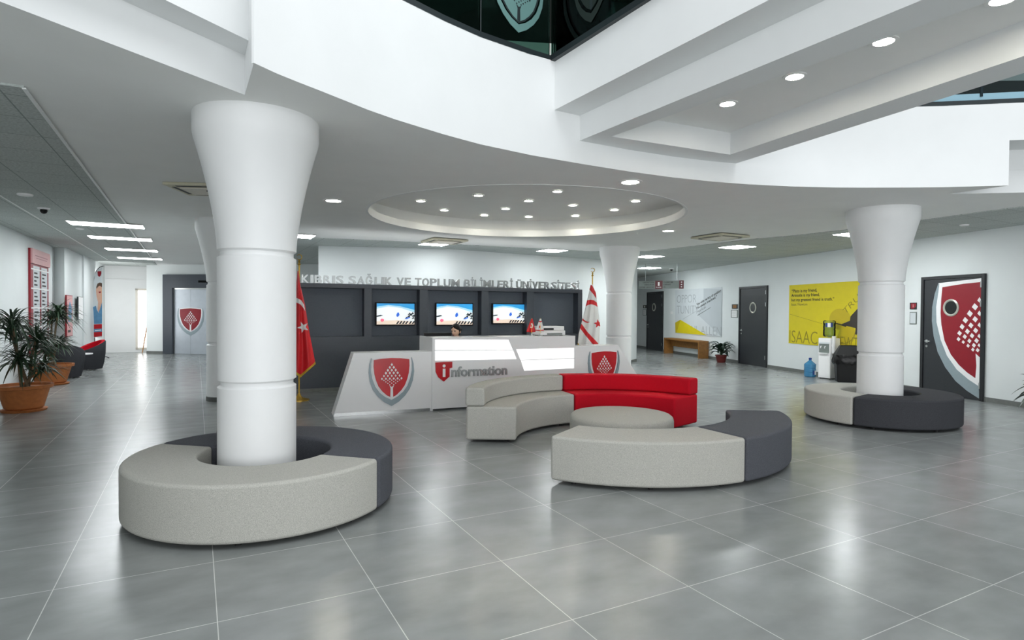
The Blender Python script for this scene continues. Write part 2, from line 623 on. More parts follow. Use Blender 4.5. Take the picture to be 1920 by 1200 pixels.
# ================================================================ the setting
ZC = 3.1                                           # ground floor ceiling
RIGHT = [(5.35, 27.5), (5.75, 25.2), (6.2, 22.5), (6.75, 19.9), (7.25, 17.3), (7.7, 15.0), (8.08, 12.9), (8.42, 11.2), (8.66, 9.9), (8.85, 8.4), (9.0, 6.5), (9.1, 3), (9.1, -6)]
UD = Vector((-math.sin(YAW), math.cos(YAW)))       # along the corridor
VD = Vector((math.cos(YAW), math.sin(YAW)))

fl = B().box(-26, 26, -26, 30, -0.1, 0).build('floor', 'floor', smooth=None)
fl.matrix_world = Matrix.Rotation(YAW, 4, 'Z') @ Matrix.Translation((-1.51, 4.105, 0))
structure(fl)


def offset_line(pts, d):
    """points moved d to the hall side (left of travel from far to near on the right wall)"""
    out = []
    for i, p in enumerate(pts):
        a, b = Vector(pts[max(i - 1, 0)]), Vector(pts[min(i + 1, len(pts) - 1)])
        t = (b - a).normalized()
        out.append((p[0] + t.y * d, p[1] - t.x * d))
    return out


def wall_run(name, pts, z0, z1, th=0.15, m='wall'):
    return structure(B().ribbon(pts, offset_line(pts, -th), z0, z1).build(name, m, smooth=30))


wall_run('wall_right', RIGHT, 0, ZC + 0.1)
structure(B().ribbon(offset_line(RIGHT, 0.015), RIGHT, 0, 0.085).build('baseboard_right', 'skirt', smooth=30))

# white wall behind the dark partition, ending in a pier by the corridor with the doors
wb = [G(597, 460, ZC), G(840, 466, ZC), G(1120, 486, ZC)]
wb = [(p.x, p.y) for p in wb] + [(3.55, 18.0), (3.95, 18.75)]
wall_run('wall_back', wb, 0, ZC + 0.1)
pe = wb[-1]
structure(B().prism([pe, (pe[0] + .05, pe[1] + 8), (pe[0] - .3, pe[1] + 8), (pe[0] - .5, pe[1])], 0, ZC + .1).build('wall_pier', 'wall'))
structure(B().ribbon([(wb[3][0] + .012, wb[3][1] - .015), (pe[0] + .015, pe[1] - .01)], [wb[3], pe], 0, .085).build('baseboard_back', 'skirt'))
structure(B().box(3.6, 6.4, 27.4, 27.6, 0, ZC + .1).build('wall_far', 'wall'))

# left corridor
cl0 = G(25, 430, ZC)
cl0 = Vector((cl0.x, cl0.y))
st = ON(102, 560, cl0, cl0 + UD)
stp = Vector((st.x, st.y))
near_end = cl0 - UD * 16
wall_run('wall_left', [tuple(near_end), tuple(stp)], 0, ZC + .1, th=.15)
p2 = AT(121, 560, stp.y - .12)
p2 = Vector((p2.x, p2.y))
far_end = p2 + UD * 6.6
structure(B().prism([tuple(stp), tuple(p2), tuple(p2 + UD * 2.6), tuple(stp + UD * 2.6)], 0, ZC + .1).build('wall_pilaster', 'wall'))
p3 = p2 + UD * 2.6 + VD * 0.05
wall_run('wall_left_far', [tuple(p3 - UD * .05), tuple(p3 + UD * 6)], 0, ZC + .1, th=.12)

# end of the corridor: the lift wall, and the bright end wall with its narrow door window
e0 = G(275, 662.5)
e1 = G(376, 664.5)
e0, e1 = Vector((e0.x, e0.y)), Vector((e1.x, e1.y))
ed = (e1 - e0).normalized()
wall_run('wall_lift', [tuple(e0), tuple(e1 + ed * 5.2)], 0, ZC + .1, th=.3)
structure(B().ribbon([tuple(e0 + Vector((0, -.015))), tuple(G(309, 663.3).xy + Vector((0, -.015)))], [tuple(e0), tuple(G(309, 663.3).xy)], 0, .085).build('baseboard_lift', 'skirt'))
le = e1 + ed * 5.2
wall_run('wall_link', [tuple(le), (le.x + 1.6, le.y - 2.2), (wb[0][0] + .4, wb[0][1] + 1.2)], 0, ZC + .1)
b0 = e0 + UD * .9 - VD * 4.2
b1 = e0 + UD * .9 + VD * .6
MB = frame(b0, b1)
wx0, wy1 = LOC(MB, 254, 541)
wx1, wy0 = LOC(MB, 276, 655)
wy0, wx2 = max(wy0, .02), (b1 - b0).length
o = B()
o.box(0, wx0, 0, ZC + .1, -.15, 0).box(wx0, wx2, wy1, ZC + .1, -.15, 0).box(wx0, wx2, -.05, wy0, -.15, 0)
structure(o.build('wall_corridor_end', 'white', world=MB))
wnd = structure(thing('window_1', None, None, world=MB))
wnd['label'] = 'narrow daylit door window at the far end of the corridor'
f = B()
f.box(wx0, wx0 + .07, wy0, wy1, -.1, .03).box(wx0, wx2, wy1 - .07, wy1, -.1, .03).box(wx0, wx2, wy0, wy0 + .07, -.1, .03)
f.build('window_frame', 'cream', wnd)
B().box(wx0 + .07, wx2, wy0 + .07, wy1 - .07, -.08, -.06).build('window_pane', 'sky', wnd)
hx = LOC(MB, 192, 524)[1]
structure(B().box(0, wx2, hx, hx + .03, -.01, .03).build('trim_1', 'white', world=MB))


# ---------------------------------------------------------------- ceiling with the atrium opening and the round recess
def flat_with_holes(name, outer, holes, z, th, m):
    verts, edges = [], []
    for loop in [outer] + holes:
        n = len(verts)
        verts += [Vector((p[0], p[1])) for p in loop]
        edges += [(n + i, n + (i + 1) % len(loop)) for i in range(len(loop))]
    r = geometry.delaunay_2d_cdt(verts, edges, [], 0, 1e-5)

    def inside(p, poly):
        c = False
        for i in range(len(poly)):
            a, b = poly[i], poly[i - 1]
            if (a[1] > p[1]) != (b[1] > p[1]) and p[0] < (b[0] - a[0]) * (p[1] - a[1]) / (b[1] - a[1]) + a[0]:
                c = not c
        return c
    b = B()
    tri = []
    for fc in r[2]:
        c = sum((r[0][i] for i in fc), Vector((0, 0))) / len(fc)
        if inside(c, outer) and not any(inside(c, h) for h in holes):
            tri.append(tuple(fc))
    b.add([(p.x, p.y, z) for p in r[0]], tri)
    b.add([(p.x, p.y, z + th) for p in r[0]], tri)
    for loop in holes[1:]:
        n = len(loop)
        b.add([(p[0], p[1], z) for p in loop] + [(p[0], p[1], z + th) for p in loop], [(i, (i + 1) % n, n + (i + 1) % n, n + i) for i in range(n)])
    return b.build(name, m)


low = [(476, 118), (518, 137.5), (560, 154.5), (600, 170), (640, 186), (690, 206), (741, 224), (832, 252), (900, 270.5), (996, 291), (1100, 309), (1182, 322), (1260, 332.5), (1335, 340.5), (1400, 345.5), (1479, 349.5), (1560, 351.5), (1623, 352), (1700, 351.7), (1767, 351), (1830, 349.5), (1891, 348)]
FAS = [tuple(G(x, y, ZC).xy) for x, y in low]                      # the curved edge of the opening
L0 = G(459, 178, ZC)                                               # the left edge, stepping back
L1 = G(0, 3, ZC)
ldir = (L1 - L0).normalized()
L2 = L0 + ldir * 9
q = Vector(FAS[-1])
ft = (q - Vector(FAS[-3])).normalized()                              # the edge runs on past the corner, higher up
TC = G(1775, 364, ZC).xy                                           # inner corner of the stepped slab
te = (G(1920, 361, ZC).xy - TC).normalized()
RT = [tuple(q), tuple(TC), tuple(TC + te * 2.6), (8.5, 2.6), (8.6, -5)]
OPEN = [tuple(L0.xy)] + FAS + RT[1:] + [(L2.x, -5.0), tuple(L2.xy)]
OC, OR = Vector((0.27, 9.62 * 1.01)), 2.5
rim = [G(686, 396, ZC), G(1290, 396, ZC), G(988, 444, ZC)]
# circle through three rim points
ax, ay, bx_, by_, cx_, cy_ = rim[0].x, rim[0].y, rim[1].x, rim[1].y, rim[2].x, rim[2].y
dd = 2 * (ax * (by_ - cy_) + bx_ * (cy_ - ay) + cx_ * (ay - by_))
OC = Vector((((ax * ax + ay * ay) * (by_ - cy_) + (bx_ * bx_ + by_ * by_) * (cy_ - ay) + (cx_ * cx_ + cy_ * cy_) * (ay - by_)) / dd,
             ((ax * ax + ay * ay) * (cx_ - bx_) + (bx_ * bx_ + by_ * by_) * (ax - cx_) + (cx_ * cx_ + cy_ * cy_) * (bx_ - ax)) / dd))
OR = (Vector((ax, ay)) - OC).length
circ = [(OC.x + OR * math.cos(2 * math.pi * i / 96), OC.y + OR * math.sin(2 * math.pi * i / 96)) for i in range(96)]
outer = [(-22, -6), (12, -6), (12, 29), (-22, 29)]
ce = flat_with_holes('ceiling', outer, [OPEN, circ], ZC, 0.1, 'ceil')
structure(ce)
# round recess: white lip, set-back wall and upper disc
o = B().lathe([(OR, ZC - .0), (OR, ZC + .13), (OR + .22, ZC + .13), (OR + .22, ZC + .36), (0, ZC + .36)], (OC.x, OC.y, 0), n=96, cap=False)
structure(o.build('trim_2', 'ceil', smooth=30))
structure(B().sector(OR - .035, OR + .0, 0, math.pi * 2, ZC - .004, ZC + .115, n=96).build('trim_3', 'white', smooth=30)).location = (OC.x, OC.y, 0)


# suspended tile ceilings
def tile_field(name, poly, z):
    n = len(poly)
    inv = Matrix.Rotation(-YAW, 4, 'Z')
    pts = [inv @ Vector((x, y, 0)) for x, y in poly]
    b = B().prism([(p.x, p.y) for p in pts], 0, .02)
    o = b.build(name, 'acoustic')
    o.matrix_world = Matrix.Translation((0, 0, z)) @ Matrix.Rotation(YAW, 4, 'Z')
    return structure(o)


ta, tb = G(45, 165, ZC - .015), G(231, 413, ZC - .015)
td = (tb - ta).normalized().xy
ta, tb = ta.xy, tb.xy
tc_ = ta + td * 26
tl = near_end + UD * 30
tile_field('ceiling_corridor', [tuple(ta), tuple(tc_), tuple(tc_ - VD * 9), tuple(ta - VD * 9)], ZC - .015)
for k, (dx, nm) in enumerate(((0.0, 'trim_4'), (1.24, 'trim_5'), (2.48, 'trim_6'))):
    s0 = ta - VD * dx
    structure(B().prism([tuple(s0 - VD * .012), tuple(s0 + VD * .012), tuple(s0 + td * 17 + VD * .012), tuple(s0 + td * 17 - VD * .012)], ZC - .022, ZC - .012).build(nm, 'tbar'))
bk = [tuple(G(x, y, ZC - .012).xy) for x, y in ((520, 447), (600, 447), (700, 451), (800, 456), (900, 461), (1000, 466), (1110, 472), (1210, 472), (1300, 462), (1400, 450), (1480, 443), (1600, 430), (1740, 412), (1840, 398), (1920, 388))]
tile_field('ceiling_back', bk + [(9.6, 9.0), (9.2, 14), (6.6, 28), (-1, 28), (-9, 22)], ZC - .012)

# ---------------------------------------------------------------- gallery edge (curved fascia), glass balustrade and bridges
pf = G(1031, 297.5, ZC)
ZF = AT(1031, 113, pf.y).z                                         # top of the fascia
ZU = AT(1031, 205, pf.y).z                                         # underside of the bridge edge
fpts = FAS
structure(B().ribbon(fpts, offset_line(fpts, -.02), ZC + .0005, ZF).build('trim_7', 'white', smooth=30))
fo = offset_line(FAS, -.015)
structure(B().prism([FAS[0], fo[1], fo[2], fo[3], (L0.x, L0.y)], ZC + .0006, ZF - .001).build('trim_8', 'white'))
# slab of the upper floor behind the fascia
ub = offset_line(fpts, -.17)
structure(B().prism(ub + [(14, 12), (14, 26), (-14, 26), (-14, 6)], ZF - .16, ZF - .1).build('floor_upper', 'upper_white'))


def rail(name, pts, label, emb=None, h=1.15):
    t = thing(name, label, 'glass balustrade', (pts[0][0], pts[0][1], ZF))
    o = Vector((pts[0][0], pts[0][1], ZF))
    loc = [(p[0] - o.x, p[1] - o.y) for p in pts]
    B().ribbon(loc, offset_line(loc, -.05), -.005, .05).build('floor_channel', 'channel', t, smooth=30)
    return t, loc


ra = [p for p in fpts if p[0] < pf.x + .01] + [(pf.x, pf.y)]
ra = [p for i, p in enumerate(ra) if i == 0 or (Vector(p) - Vector(ra[i - 1])).length > .05]
t, loc = rail('glass_balustrade', ra, 'dark green glass balustrade with frosted crest on the curved gallery edge')
# panes between the joints
jx = AT(893, 50, pf.y)
cut = len(loc) - 1
for i in range(len(ra)):
    if ra[i][0] > G(893, 290, ZC).x:
        cut = i
        break
segs = [(max(0, cut - 6), cut), (cut, len(loc) - 1)]
for a, b_ in segs:
    if b_ <= a:
        continue
    pl = loc[a:b_ + 1]
    pl = [pl[0]] + pl[1:]
    B().ribbon(offset_line(pl, -.018), offset_line(pl, -.03), .045, 1.2).build('glass_pane', 'glass', t, smooth=30)
    x, y = pl[0]
    B().box(x - .004, x + .004, y + .012, y + .034, .04, 1.2).build('pane_joint', 'channel', t)
MG = frame(ra[cut], ra[-1], ZF, -.012)
MGl = Matrix.Translation(-Vector((ra[0][0], ra[0][1], ZF))) @ MG
ex, ey = LOC(MG, 972, 61)
ex0, _ = LOC(MG, 930, 0)
ex1, _ = LOC(MG, 1015, 0)
B().ribbon(offset_line(loc, -.09), offset_line(loc, -.12), .02, .085).build('inner_ledge', 'upper_white', t, smooth=30)
hold = emblem(t, ex, ey + .62, (ex1 - ex0) * 1.12, .57, z=.0, mats=('frost', 'channel', 'frost', 'channel'), d=.004, name='frosted_emblem')
hold.matrix_local = MGl

# the bridge crossing the opening on the far side
bd0 = G(1031, 205, ZU)
bd1 = G(1431, 0, ZU)
bdir = (bd1 - bd0).normalized().xy
P_in = G(1070, 215, ZU)
ZB = AT(1070, 262, P_in.y).z                                       # bridge bottom
o_in = [P_in.xy, G(1709, 0, ZB).xy]
din = (o_in[1] - o_in[0]).normalized()
r0, r1 = G(1378, 304, ZB).xy, G(1920, 134, ZB).xy
drt = (r1 - r0).normalized()
c00, c01 = G(1146, 256, ZB).xy, G(1862, 0, ZB).xy
c10, c11 = G(1369, 290, ZB).xy, G(1920, 105, ZB).xy
dc0, dc1 = (c01 - c00).normalized(), (c11 - c10).normalized()
ZK = AT(1371, 249, c10.y).z                                        # coffer ceiling
ln = 6.5
ext = Vector((.0, .5))
structure(B().prism([tuple(o_in[0] + ext * .4), tuple(o_in[0] + din * ln), tuple(c00 + dc0 * ln), tuple(c00), tuple(o_in[0] + ext * .4)][:4], ZB, ZU + .002).build('trim_9', 'white'))
structure(B().prism([tuple(r0 + ext * .3), tuple(r0 + drt * ln), tuple(c10 + dc1 * ln), tuple(c10)], ZB, ZF).build('trim_10', 'white'))
structure(B().prism([tuple(o_in[0] + ext * .4), tuple(c00), tuple(c10), tuple(r0 + ext * .3)], ZB + .0005, ZU + .001).build('trim_11', 'white'))
structure(B().prism([tuple(c00 - Vector((.05, -.05))), tuple(c00 + dc0 * ln - Vector((.05, 0))), tuple(c10 + dc1 * ln + Vector((.05, 0))), tuple(c10 + Vector((.05, .05)))], ZK, ZK + .04).build('ceiling_bridge', 'ceil'))
structure(B().prism([tuple(o_in[0] + Vector((.09, .29))), tuple(o_in[0] + din * ln + Vector((.09, 0))), tuple(r0 + drt * ln), tuple(r0 + ext * .3)], max(ZK + .05, ZU + .003), ZF).build('floor_bridge', 'white'))
structure(B().prism([(bd0.x, bd0.y + .1), tuple(bd0.xy + bdir * ln), tuple(o_in[0] + din * ln + Vector((.1, 0))), tuple(o_in[0] + Vector((.1, .3)))], ZU, ZF - .001).build('trim_12', 'white'))
n = Vector((bdir.y, -bdir.x))
rb = [tuple(bd0.xy), tuple(bd0.xy + bdir * 1.25), tuple(bd0.xy + bdir * ln)]
t2, loc2 = rail('glass_balustrade', [rb[0], rb[2]], 'dark green glass balustrade along the bridge above the lounge')
e_ = Vector((bdir.x, bdir.y))
nn = Vector((-e_.y, e_.x)) * 1.0
for s0_, s1_ in ((-.03, 1.27), (1.29, 2.6), (2.62, 3.9)):
    a_, b_ = e_ * s0_ + nn * .03, e_ * s1_ + nn * .03
    B().ribbon([tuple(a_), tuple(b_)], [tuple(a_ + nn * .012), tuple(b_ + nn * .012)], .04, 1.2).build('glass_pane', 'glass', t2)
MG2 = frame(rb[0], rb[2], ZF, -.026)
h2 = emblem(t2, .62, .80, .55, .62, z=.0, mats=('frost_dark', 'glass', 'frost_dark', 'channel'), d=.003, name='frosted_emblem')
h2.matrix_local = Matrix.Translation(-Vector((rb[0][0], rb[0][1], ZF))) @ MG2

# far part of the gallery edge beyond the bridge
rc = [p for p in fpts if p[0] > G(1690, 351, ZC).x] + [tuple(Vector(FAS[-1]) + ft * .8), tuple(Vector(FAS[-1]) + ft * 2.4)]
t3, loc3 = rail('glass_balustrade', rc, 'clear glass balustrade on the gallery edge beyond the bridge')
B().ribbon(offset_line(loc3, -.018), offset_line(loc3, -.03), .05, 1.2).build('glass_pane', 'clear', t3, smooth=30)
x, y = LOC(frame(rc[0], rc[-1], ZF), 1845, 175)
px_ = ONP(1845, 175, rc)
B().box(px_.x - rc[0][0] - .012, px_.x - rc[0][0] + .012, px_.y - rc[0][1] + .03, px_.y - rc[0][1] + .06, .1, 1.2).build('glass_post', 'channel', t3)
B().ribbon(offset_line(loc3, -.045), offset_line(loc3, -.06), .05, .14).build('pane_foot', 'pale', t3, smooth=30)
# stepped slab by the far corner: upper face flush with the curve, two lower faces set back
q = Vector(FAS[-1])
za = AT(1897, 263, q.y).z
P1 = G(1897, 281, za).xy
zm = AT(1897, 319, P1.y).z
bk_ = Vector((.2, .6))
structure(B().prism([tuple(q), tuple(q + ft * 2.6), tuple(TC + te * 2.6 + bk_), tuple(TC + bk_), tuple(TC + Vector((-.02, 0)))], za, ZF - .0005).build('trim_13', 'white'))
structure(B().prism([tuple(P1), tuple(P1 + te * 2.4), tuple(TC + te * 2.6 + bk_), tuple(TC + bk_), tuple(TC)], zm, za + .001).build('trim_17', 'white'))
structure(B().prism([tuple(TC), tuple(TC + te * 2.6), tuple(TC + te * 2.6 + bk_), tuple(TC + bk_)], ZC + .0005, zm + .001).build('trim_18', 'white'))

# slab of the gallery to the side: lower face set back, upper face standing out into the opening
z_s = 3.10 + .28
U0, U1 = G(470, 78, z_s), G(310, 0, z_s)
udr = (U1 - U0).normalized()
U2 = U0 + udr * 7
structure(B().prism([tuple(L0.xy), tuple(L2.xy), tuple(L2.xy + Vector((-.3, .1))), tuple(L0.xy + Vector((-.3, .1)))], ZC + .0005, z_s + .002).build('trim_14', 'white'))
structure(B().prism([tuple(U0.xy - udr.xy * .45), tuple(U2.xy), (L2.x - 1.5, L2.y), (L0.x - .6, L0.y + .5), (L0.x + .05, L0.y + .5)], z_s, ZF).build('trim_15', 'white'))

# upper storey seen through the glass
ZT = 7.4
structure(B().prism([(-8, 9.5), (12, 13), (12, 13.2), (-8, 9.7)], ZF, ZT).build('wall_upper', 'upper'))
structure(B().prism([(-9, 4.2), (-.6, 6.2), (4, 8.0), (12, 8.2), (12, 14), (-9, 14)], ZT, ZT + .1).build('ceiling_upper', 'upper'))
structure(B().ribbon([(-4, 8.2), (0, 8.9), (4, 9.4), (9, 9.2)], [(-4, 8.6), (0, 9.3), (4, 9.8), (9, 9.6)], 5.35, 5.6).build('trim_16', 'upper_white'))
structure(B().box(6.0, 7.6, 11.0, 11.1, ZF, 6.4).build('wall_gallery', 'upper_white'))

# ================================================================ columns
def column(label, x, y, ring=True):
    t = thing('column', label, 'column', (x, y, 0), group='flared columns')
    r, g = .297, .022
    prof = [(r, 0.0), (r, .955), (r - g, .97), (r - g, 1.0), (r, 1.015), (r, 1.985), (r - g, 2.0), (r - g, 2.03), (r, 2.045)]
    n = 18
    for i in range(1, n + 1):
        u = i / n
        prof.append((r + .17 * u ** 1.5, 2.045 + u * .88))
    prof += [(r + .176, 2.96), (r + .176, ZC + .01)]
    B().lathe(prof, n=64).build('shaft', 'column', t, smooth=25)
    B().lathe([(r + .008, 0), (r + .008, .075), (r + .002, .08)], n=64).build('base_ring', 'grout_grey', t, smooth=40)
    return t


CA, CB, CC, CD = (-2.07, 4.82), (-4.98, 10.3), (5.45, 8.76), (2.56, 14.2)
column('thick white flared column rising through the two-tone grey ring bench in front', *CA)
column('white flared column behind the big front column, beside the lift corridor', *CB)
column('white flared column in the ring bench near the red crest door', *CC)
column('white flared column behind the desk, next to the white and red flag', *CD)


# ================================================================ upholstered ring benches and sofas
def seat_block(name, label, cat, c, r0, r1, a0, a1, z1, m, feet=6, back=None, group=None, gap=.006):
    t = thing(name, label, cat, (c[0], c[1], 0), group=group)
    a0, a1 = R(a0), R(a1)
    g = gap / r1
    B().sector(r0, r1, a0 + g, a1 - g, .035, z1).build('seat', m, t, bevel=.028, seg=4)
    nn = max(2, feet // 2)
    for i in range(nn):
        a = a0 + (a1 - a0) * (i + .28) / (nn - .44)
        for rr in (r0 + .1, r1 - .1):
            B().lathe([(.02, 0), (.024, .036)], (rr * math.cos(a), rr * math.sin(a), 0), n=12).build('foot', 'rubber', t, smooth=40)
    if back:
        B().sector(back[0], r1 + .012, a0 + g, a1 - g, back[1] - .0, back[2]).build('backrest', m, t, bevel=.03, seg=4)
    return t


RB = 'upholstered ring bench segments'
seat_block('ring_bench', 'light grey half ring bench wrapping the front side of the nearest column', 'bench', (-2.0, 4.83), .50, 1.01, 168, 345, .43, 'light_fabric', 8, group=RB)
seat_block('ring_bench', 'charcoal half ring bench behind the nearest column', 'bench', (-2.0, 4.83), .50, 1.01, -15, 168, .43, 'dark_fabric', 8, group=RB)
seat_block('ring_bench', 'light beige grey half ring bench by the water dispenser', 'bench', CC, .50, 1.0, 40, 220, .43, 'light_fabric', 8, group=RB)
seat_block('ring_bench', 'near-black half ring bench in front of the red crest door', 'bench', CC, .50, 1.0, 220, 400, .43, 'black_fabric', 8, group=RB)
SC = (1.28, 6.98)
SG = 'curved lounge seats around the pouf'
seat_block('curved_bench', 'long light grey backless curved bench in the middle of the floor', 'bench', SC, 1.22, 1.84, 239.7, 297.6, .44, 'light_fabric', 6, group=SG)
seat_block('curved_bench', 'charcoal backless curved bench joined to the long light one', 'bench', SC, 1.22, 1.84, 297.6, 357, .44, 'dark_fabric', 6, group=SG)
seat_block('curved_sofa', 'light grey curved sofa with a low backrest facing the pouf', 'sofa', SC, 1.22, 1.82, 109.5, 178.5, .435, 'light_fabric', 6, back=(1.60, .437, .66), group=SG)
seat_block('curved_sofa', 'bright red curved sofa with a low backrest', 'sofa', SC, 1.22, 1.82, 43.5, 109.5, .435, 'red_fabric', 6, back=(1.60, .437, .66), group=SG)
t = thing('pouf', 'round light grey pouf in the middle of the curved seats', 'pouf', (1.30, 7.0, 0))
B().lathe([(.595, .035), (.605, .08), (.605, .31), (.595, .345), (.57, .366), (0, .37)], n=64).build('cushion', 'light_fabric', t, smooth=50)
for k in range(4):
    B().lathe([(.02, 0), (.024, .036)], (.42 * math.cos(k * 1.57 + .4), .42 * math.sin(k * 1.57 + .4), 0), n=12).build('foot', 'rubber', t, smooth=40)

# ================================================================ dark partition with niches, screens and lettering
DZ = 2.08
D0, D1 = (-4.75, 10.82), None
da, db = G(563, 530, DZ), G(1092, 543, DZ)
ddir = (db - da).normalized()
D0 = da - ddir * .75
MD = frame(D0.xy, db.xy)
dw = (db - D0).length
t = thing('partition_wall', 'long charcoal partition wall with square niches behind the desk', 'partition', world=MD)


def dl(px, py, out=0.0):
    return LOC(MD, px, py, out)


zb = dl(600, 631.7)[1]
zh = dl(750, 542.5)[1]
xs = [0, dl(683, 560)[0], dl(697, 560)[0], dl(787, 560)[0], dl(802, 560)[0], dl(903, 560)[0], dl(916, 560)[0], dl(988, 560)[0], dl(1001, 560)[0], dl(1084, 560)[0], dw]
B().box(0, dw, 0, DZ, -.34, -.22).build('back_panel', 'navy_in', t)
B().box(0, dw, zh, DZ, -.22, 0).build('header', 'navy', t, bevel=.004, seg=2)
B().box(0, dw, .0, zb, -.22, 0).build('lower_panel', 'navy', t)
for k in (1, 3, 5, 7, 9):
    B().box(xs[k], xs[k + 1], zb, zh, -.22, 0).build('post', 'navy', t)
B().box(.0, dw, 0, .07, .0, .012).build('plinth', 'skirt', t)

tvl = ('flat screen in the niche nearest to the red flag side of the partition', 'flat screen in the middle niche, above the seated receptionist', 'flat screen in the niche above the little table flags')
for k, (xa, ya, xb, yb, lab) in enumerate(((704.5, 567.5, 779, 610, tvl[0]), (817, 569, 887.5, 609.5, tvl[1]), (923.5, 569, 984.5, 607.5, tvl[2]))):
    za = -.11
    ax0, ay1 = dl(xa, ya, za)
    bx0, by0 = dl(xb, yb, za)
    cy0 = dl(xa, yb, za)[1]
    wdt, hgt = bx0 - ax0, (bx0 - ax0) * .575
    ym = dl((xa + xb) / 2, (ya + yb) / 2, za)[1]
    s = thing('wall_screen', lab, 'screen', world=MD @ Matrix.Translation((ax0, ym - hgt / 2, -.17)), group='screens in the partition niches')
    B().box(0, wdt, 0, hgt, .0, .055).build('housing', 'black', s, bevel=.006, seg=2)
    B().box(wdt * .3, wdt * .7, hgt * .3, hgt * .7, -.05, .0).build('wall_mount', 'black', s)
    e = .022
    p0, p1, q0, q1 = e, wdt - e, e, hgt - e
    W_, H_ = p1 - p0, q1 - q0

    def S(u, v):
        return (p0 + u * W_, q0 + v * H_)
    b = B()
    b.prism([S(0, 0), S(1, 0), S(1, 1), S(0, 1)], .055, .057, 0)
    b.prism([S(0, .84), S(.3, .93), S(.6, .88), S(1, .70), S(1, 1), S(0, 1)], .057, .0575, 1)
    b.prism([S(0, .74), S(.3, .86), S(.6, .80), S(1, .58), S(1, .70), S(.6, .88), S(.3, .93), S(0, .84)], .057, .0575, 4)
    b.prism([S(0, 0), S(1, 0), S(1, .12), S(.55, .22), S(0, .16)], .057, .0575, 5)
    b.prism([S(0, .42), S(.1, .46), S(.17, .43), S(.1, .39), S(0, .36)], .057, .058, 2)
    b.prism([S(.52, .37), S(.56, .37), S(.6, .45), S(.58, .58), S(.54, .57), S(.51, .46)], .057, .0582, 3)
    for (u, v, s_) in ((.86, .5, .05), (.9, .45, .06), (.94, .52, .05), (.97, .4, .05), (.84, .38, .05), (.78, .3, .05), (.96, .3, .04)):
        b.prism([S(u - s_, v - .04), S(u + s_, v - .02), S(u + s_ * .3, v + .09), S(u - s_ * .2, v + .03)], .057, .0579, 2)
    b.prism([S(.74, .28), S(.86, .36), S(.9, .33), S(.78, .25)], .057, .0583, 3)
    for u in (.5, .58, .66, .74, .84, .92):
        b.prism([S(u, .02), S(u + .05, .02), S(u + .1, .16), S(u + .06, .17)], .057, .058, 2)
    b.prism([S(.1, .16), S(.14, .12), S(.19, .17), S(.19, .25), S(.13, .29), S(.09, .23)], .057, .0582, 6)
    b.build('screen', ['tv_pale', 'tv_sky', 'tv_dark', 'tv_blue', 'tv_mid', 'tv_sand', 'tv_pink'], s)

# raised steel lettering standing on the partition
s = thing('lettering_sign', 'row of silver capital letters standing along the top of the partition', 'sign', world=MD @ Matrix.Translation((0, DZ, -.14)))
phr = 'KIBRIS SA\u011eLIK VE TOPLUM B\u0130L\u0130MLER\u0130 \u00dcN\u0130VERS\u0130TES\u0130'
xa, xb = dl(564, 525, -.14)[0], dl(1085, 538, -.14)[0]
adv = {'I': .42, '\u0130': .42, ' ': .45, 'M': 1.25, 'V': 1.0, 'A': 1.02, '\u011e': 1.08, 'K': 1.0, 'E': .86, 'T': .9, 'L': .82}
tot = sum(adv.get(c, 1.0) for c in phr)
x = xa
for c in phr:
    a = adv.get(c, 1.0) * (xb - xa) / tot
    if c != ' ':
        text_obj('letter', c, 'silver', s, x + a * .06, .0, 0, .165, width=a * .86, bold=.022, depth=.045)
    x += a

# ================================================================ information desk
K1, K2 = G(625, 781).xy, G(806, 770.5).xy
kd = (K2 - K1).normalized()
MK = frame(K1, K2)
ZW = LOC(MK, 663, 662)[1]
t = thing('information_desk', 'long white information desk with sloping ends and two red crests', 'desk', world=MK)
wl = (K2 - K1).length
xt = LOC(MK, 663, 662)[0]


def wing(w, x_in, x_bot, x_top, m):
    b = B()
    b.hexa([(x_bot, .0, 0), (x_in, .0, 0), (x_in, .0, -.33), (x_bot, .0, -.33)], [(x_top, ZW, 0), (x_in, ZW, 0), (x_in, ZW, -.33), (x_top, ZW, -.33)])
    o = b.build('wing', 'gloss_white', t, bevel=.004, seg=2)
    return o


wing(wl, wl + .05, 0, xt, None)
B().hexa([(.0, -.0, .006), (wl, -.0, .006), (wl, -.0, .0), (.0, .0, 0)], [(.02, .045, .006), (wl, .045, .006), (wl, .045, .0), (.02, .045, 0)]).build('plinth', 'chrome', t)
ec, et = LOC(MK, 733.5, 669)
el, er = LOC(MK, 691, 700)[0], LOC(MK, 776, 700)[0]
eb = LOC(MK, 734, 761)[1]
emblem(t, (el + er) / 2, et, er - el, (et - eb) / 1.09, z=.001, d=.02)
# the taller middle counter
Y2 = K2.y
ZT_ = AT(811, 633, Y2).z
K3 = G(1078, 629.5, ZT_).xy
K2b = G(810, 633, ZT_).xy
MC = Matrix.Translation((0, 0, 0)) @ frame(K2b, K3)
c = B()
cw = (K3 - K2b).length
cm = MK.inverted() @ MC
b = B().box(0, cw, .03, ZT_, -.06, .015)
b.box(0, .04, 0, ZT_, -.72, -.06).box(cw - .04, cw, 0, ZT_, -.72, -.06)
b.box(.04, cw - .04, ZT_ - .04, ZT_, -.42, -.06).box(.04, cw - .04, .70, .735, -1.0, -.06)
cn = b.build('counter', 'gloss_white', t, bevel=.004, seg=2)
cn.matrix_local = cm


def cl_(px, py):
    return LOC(MC, px, py, .015)


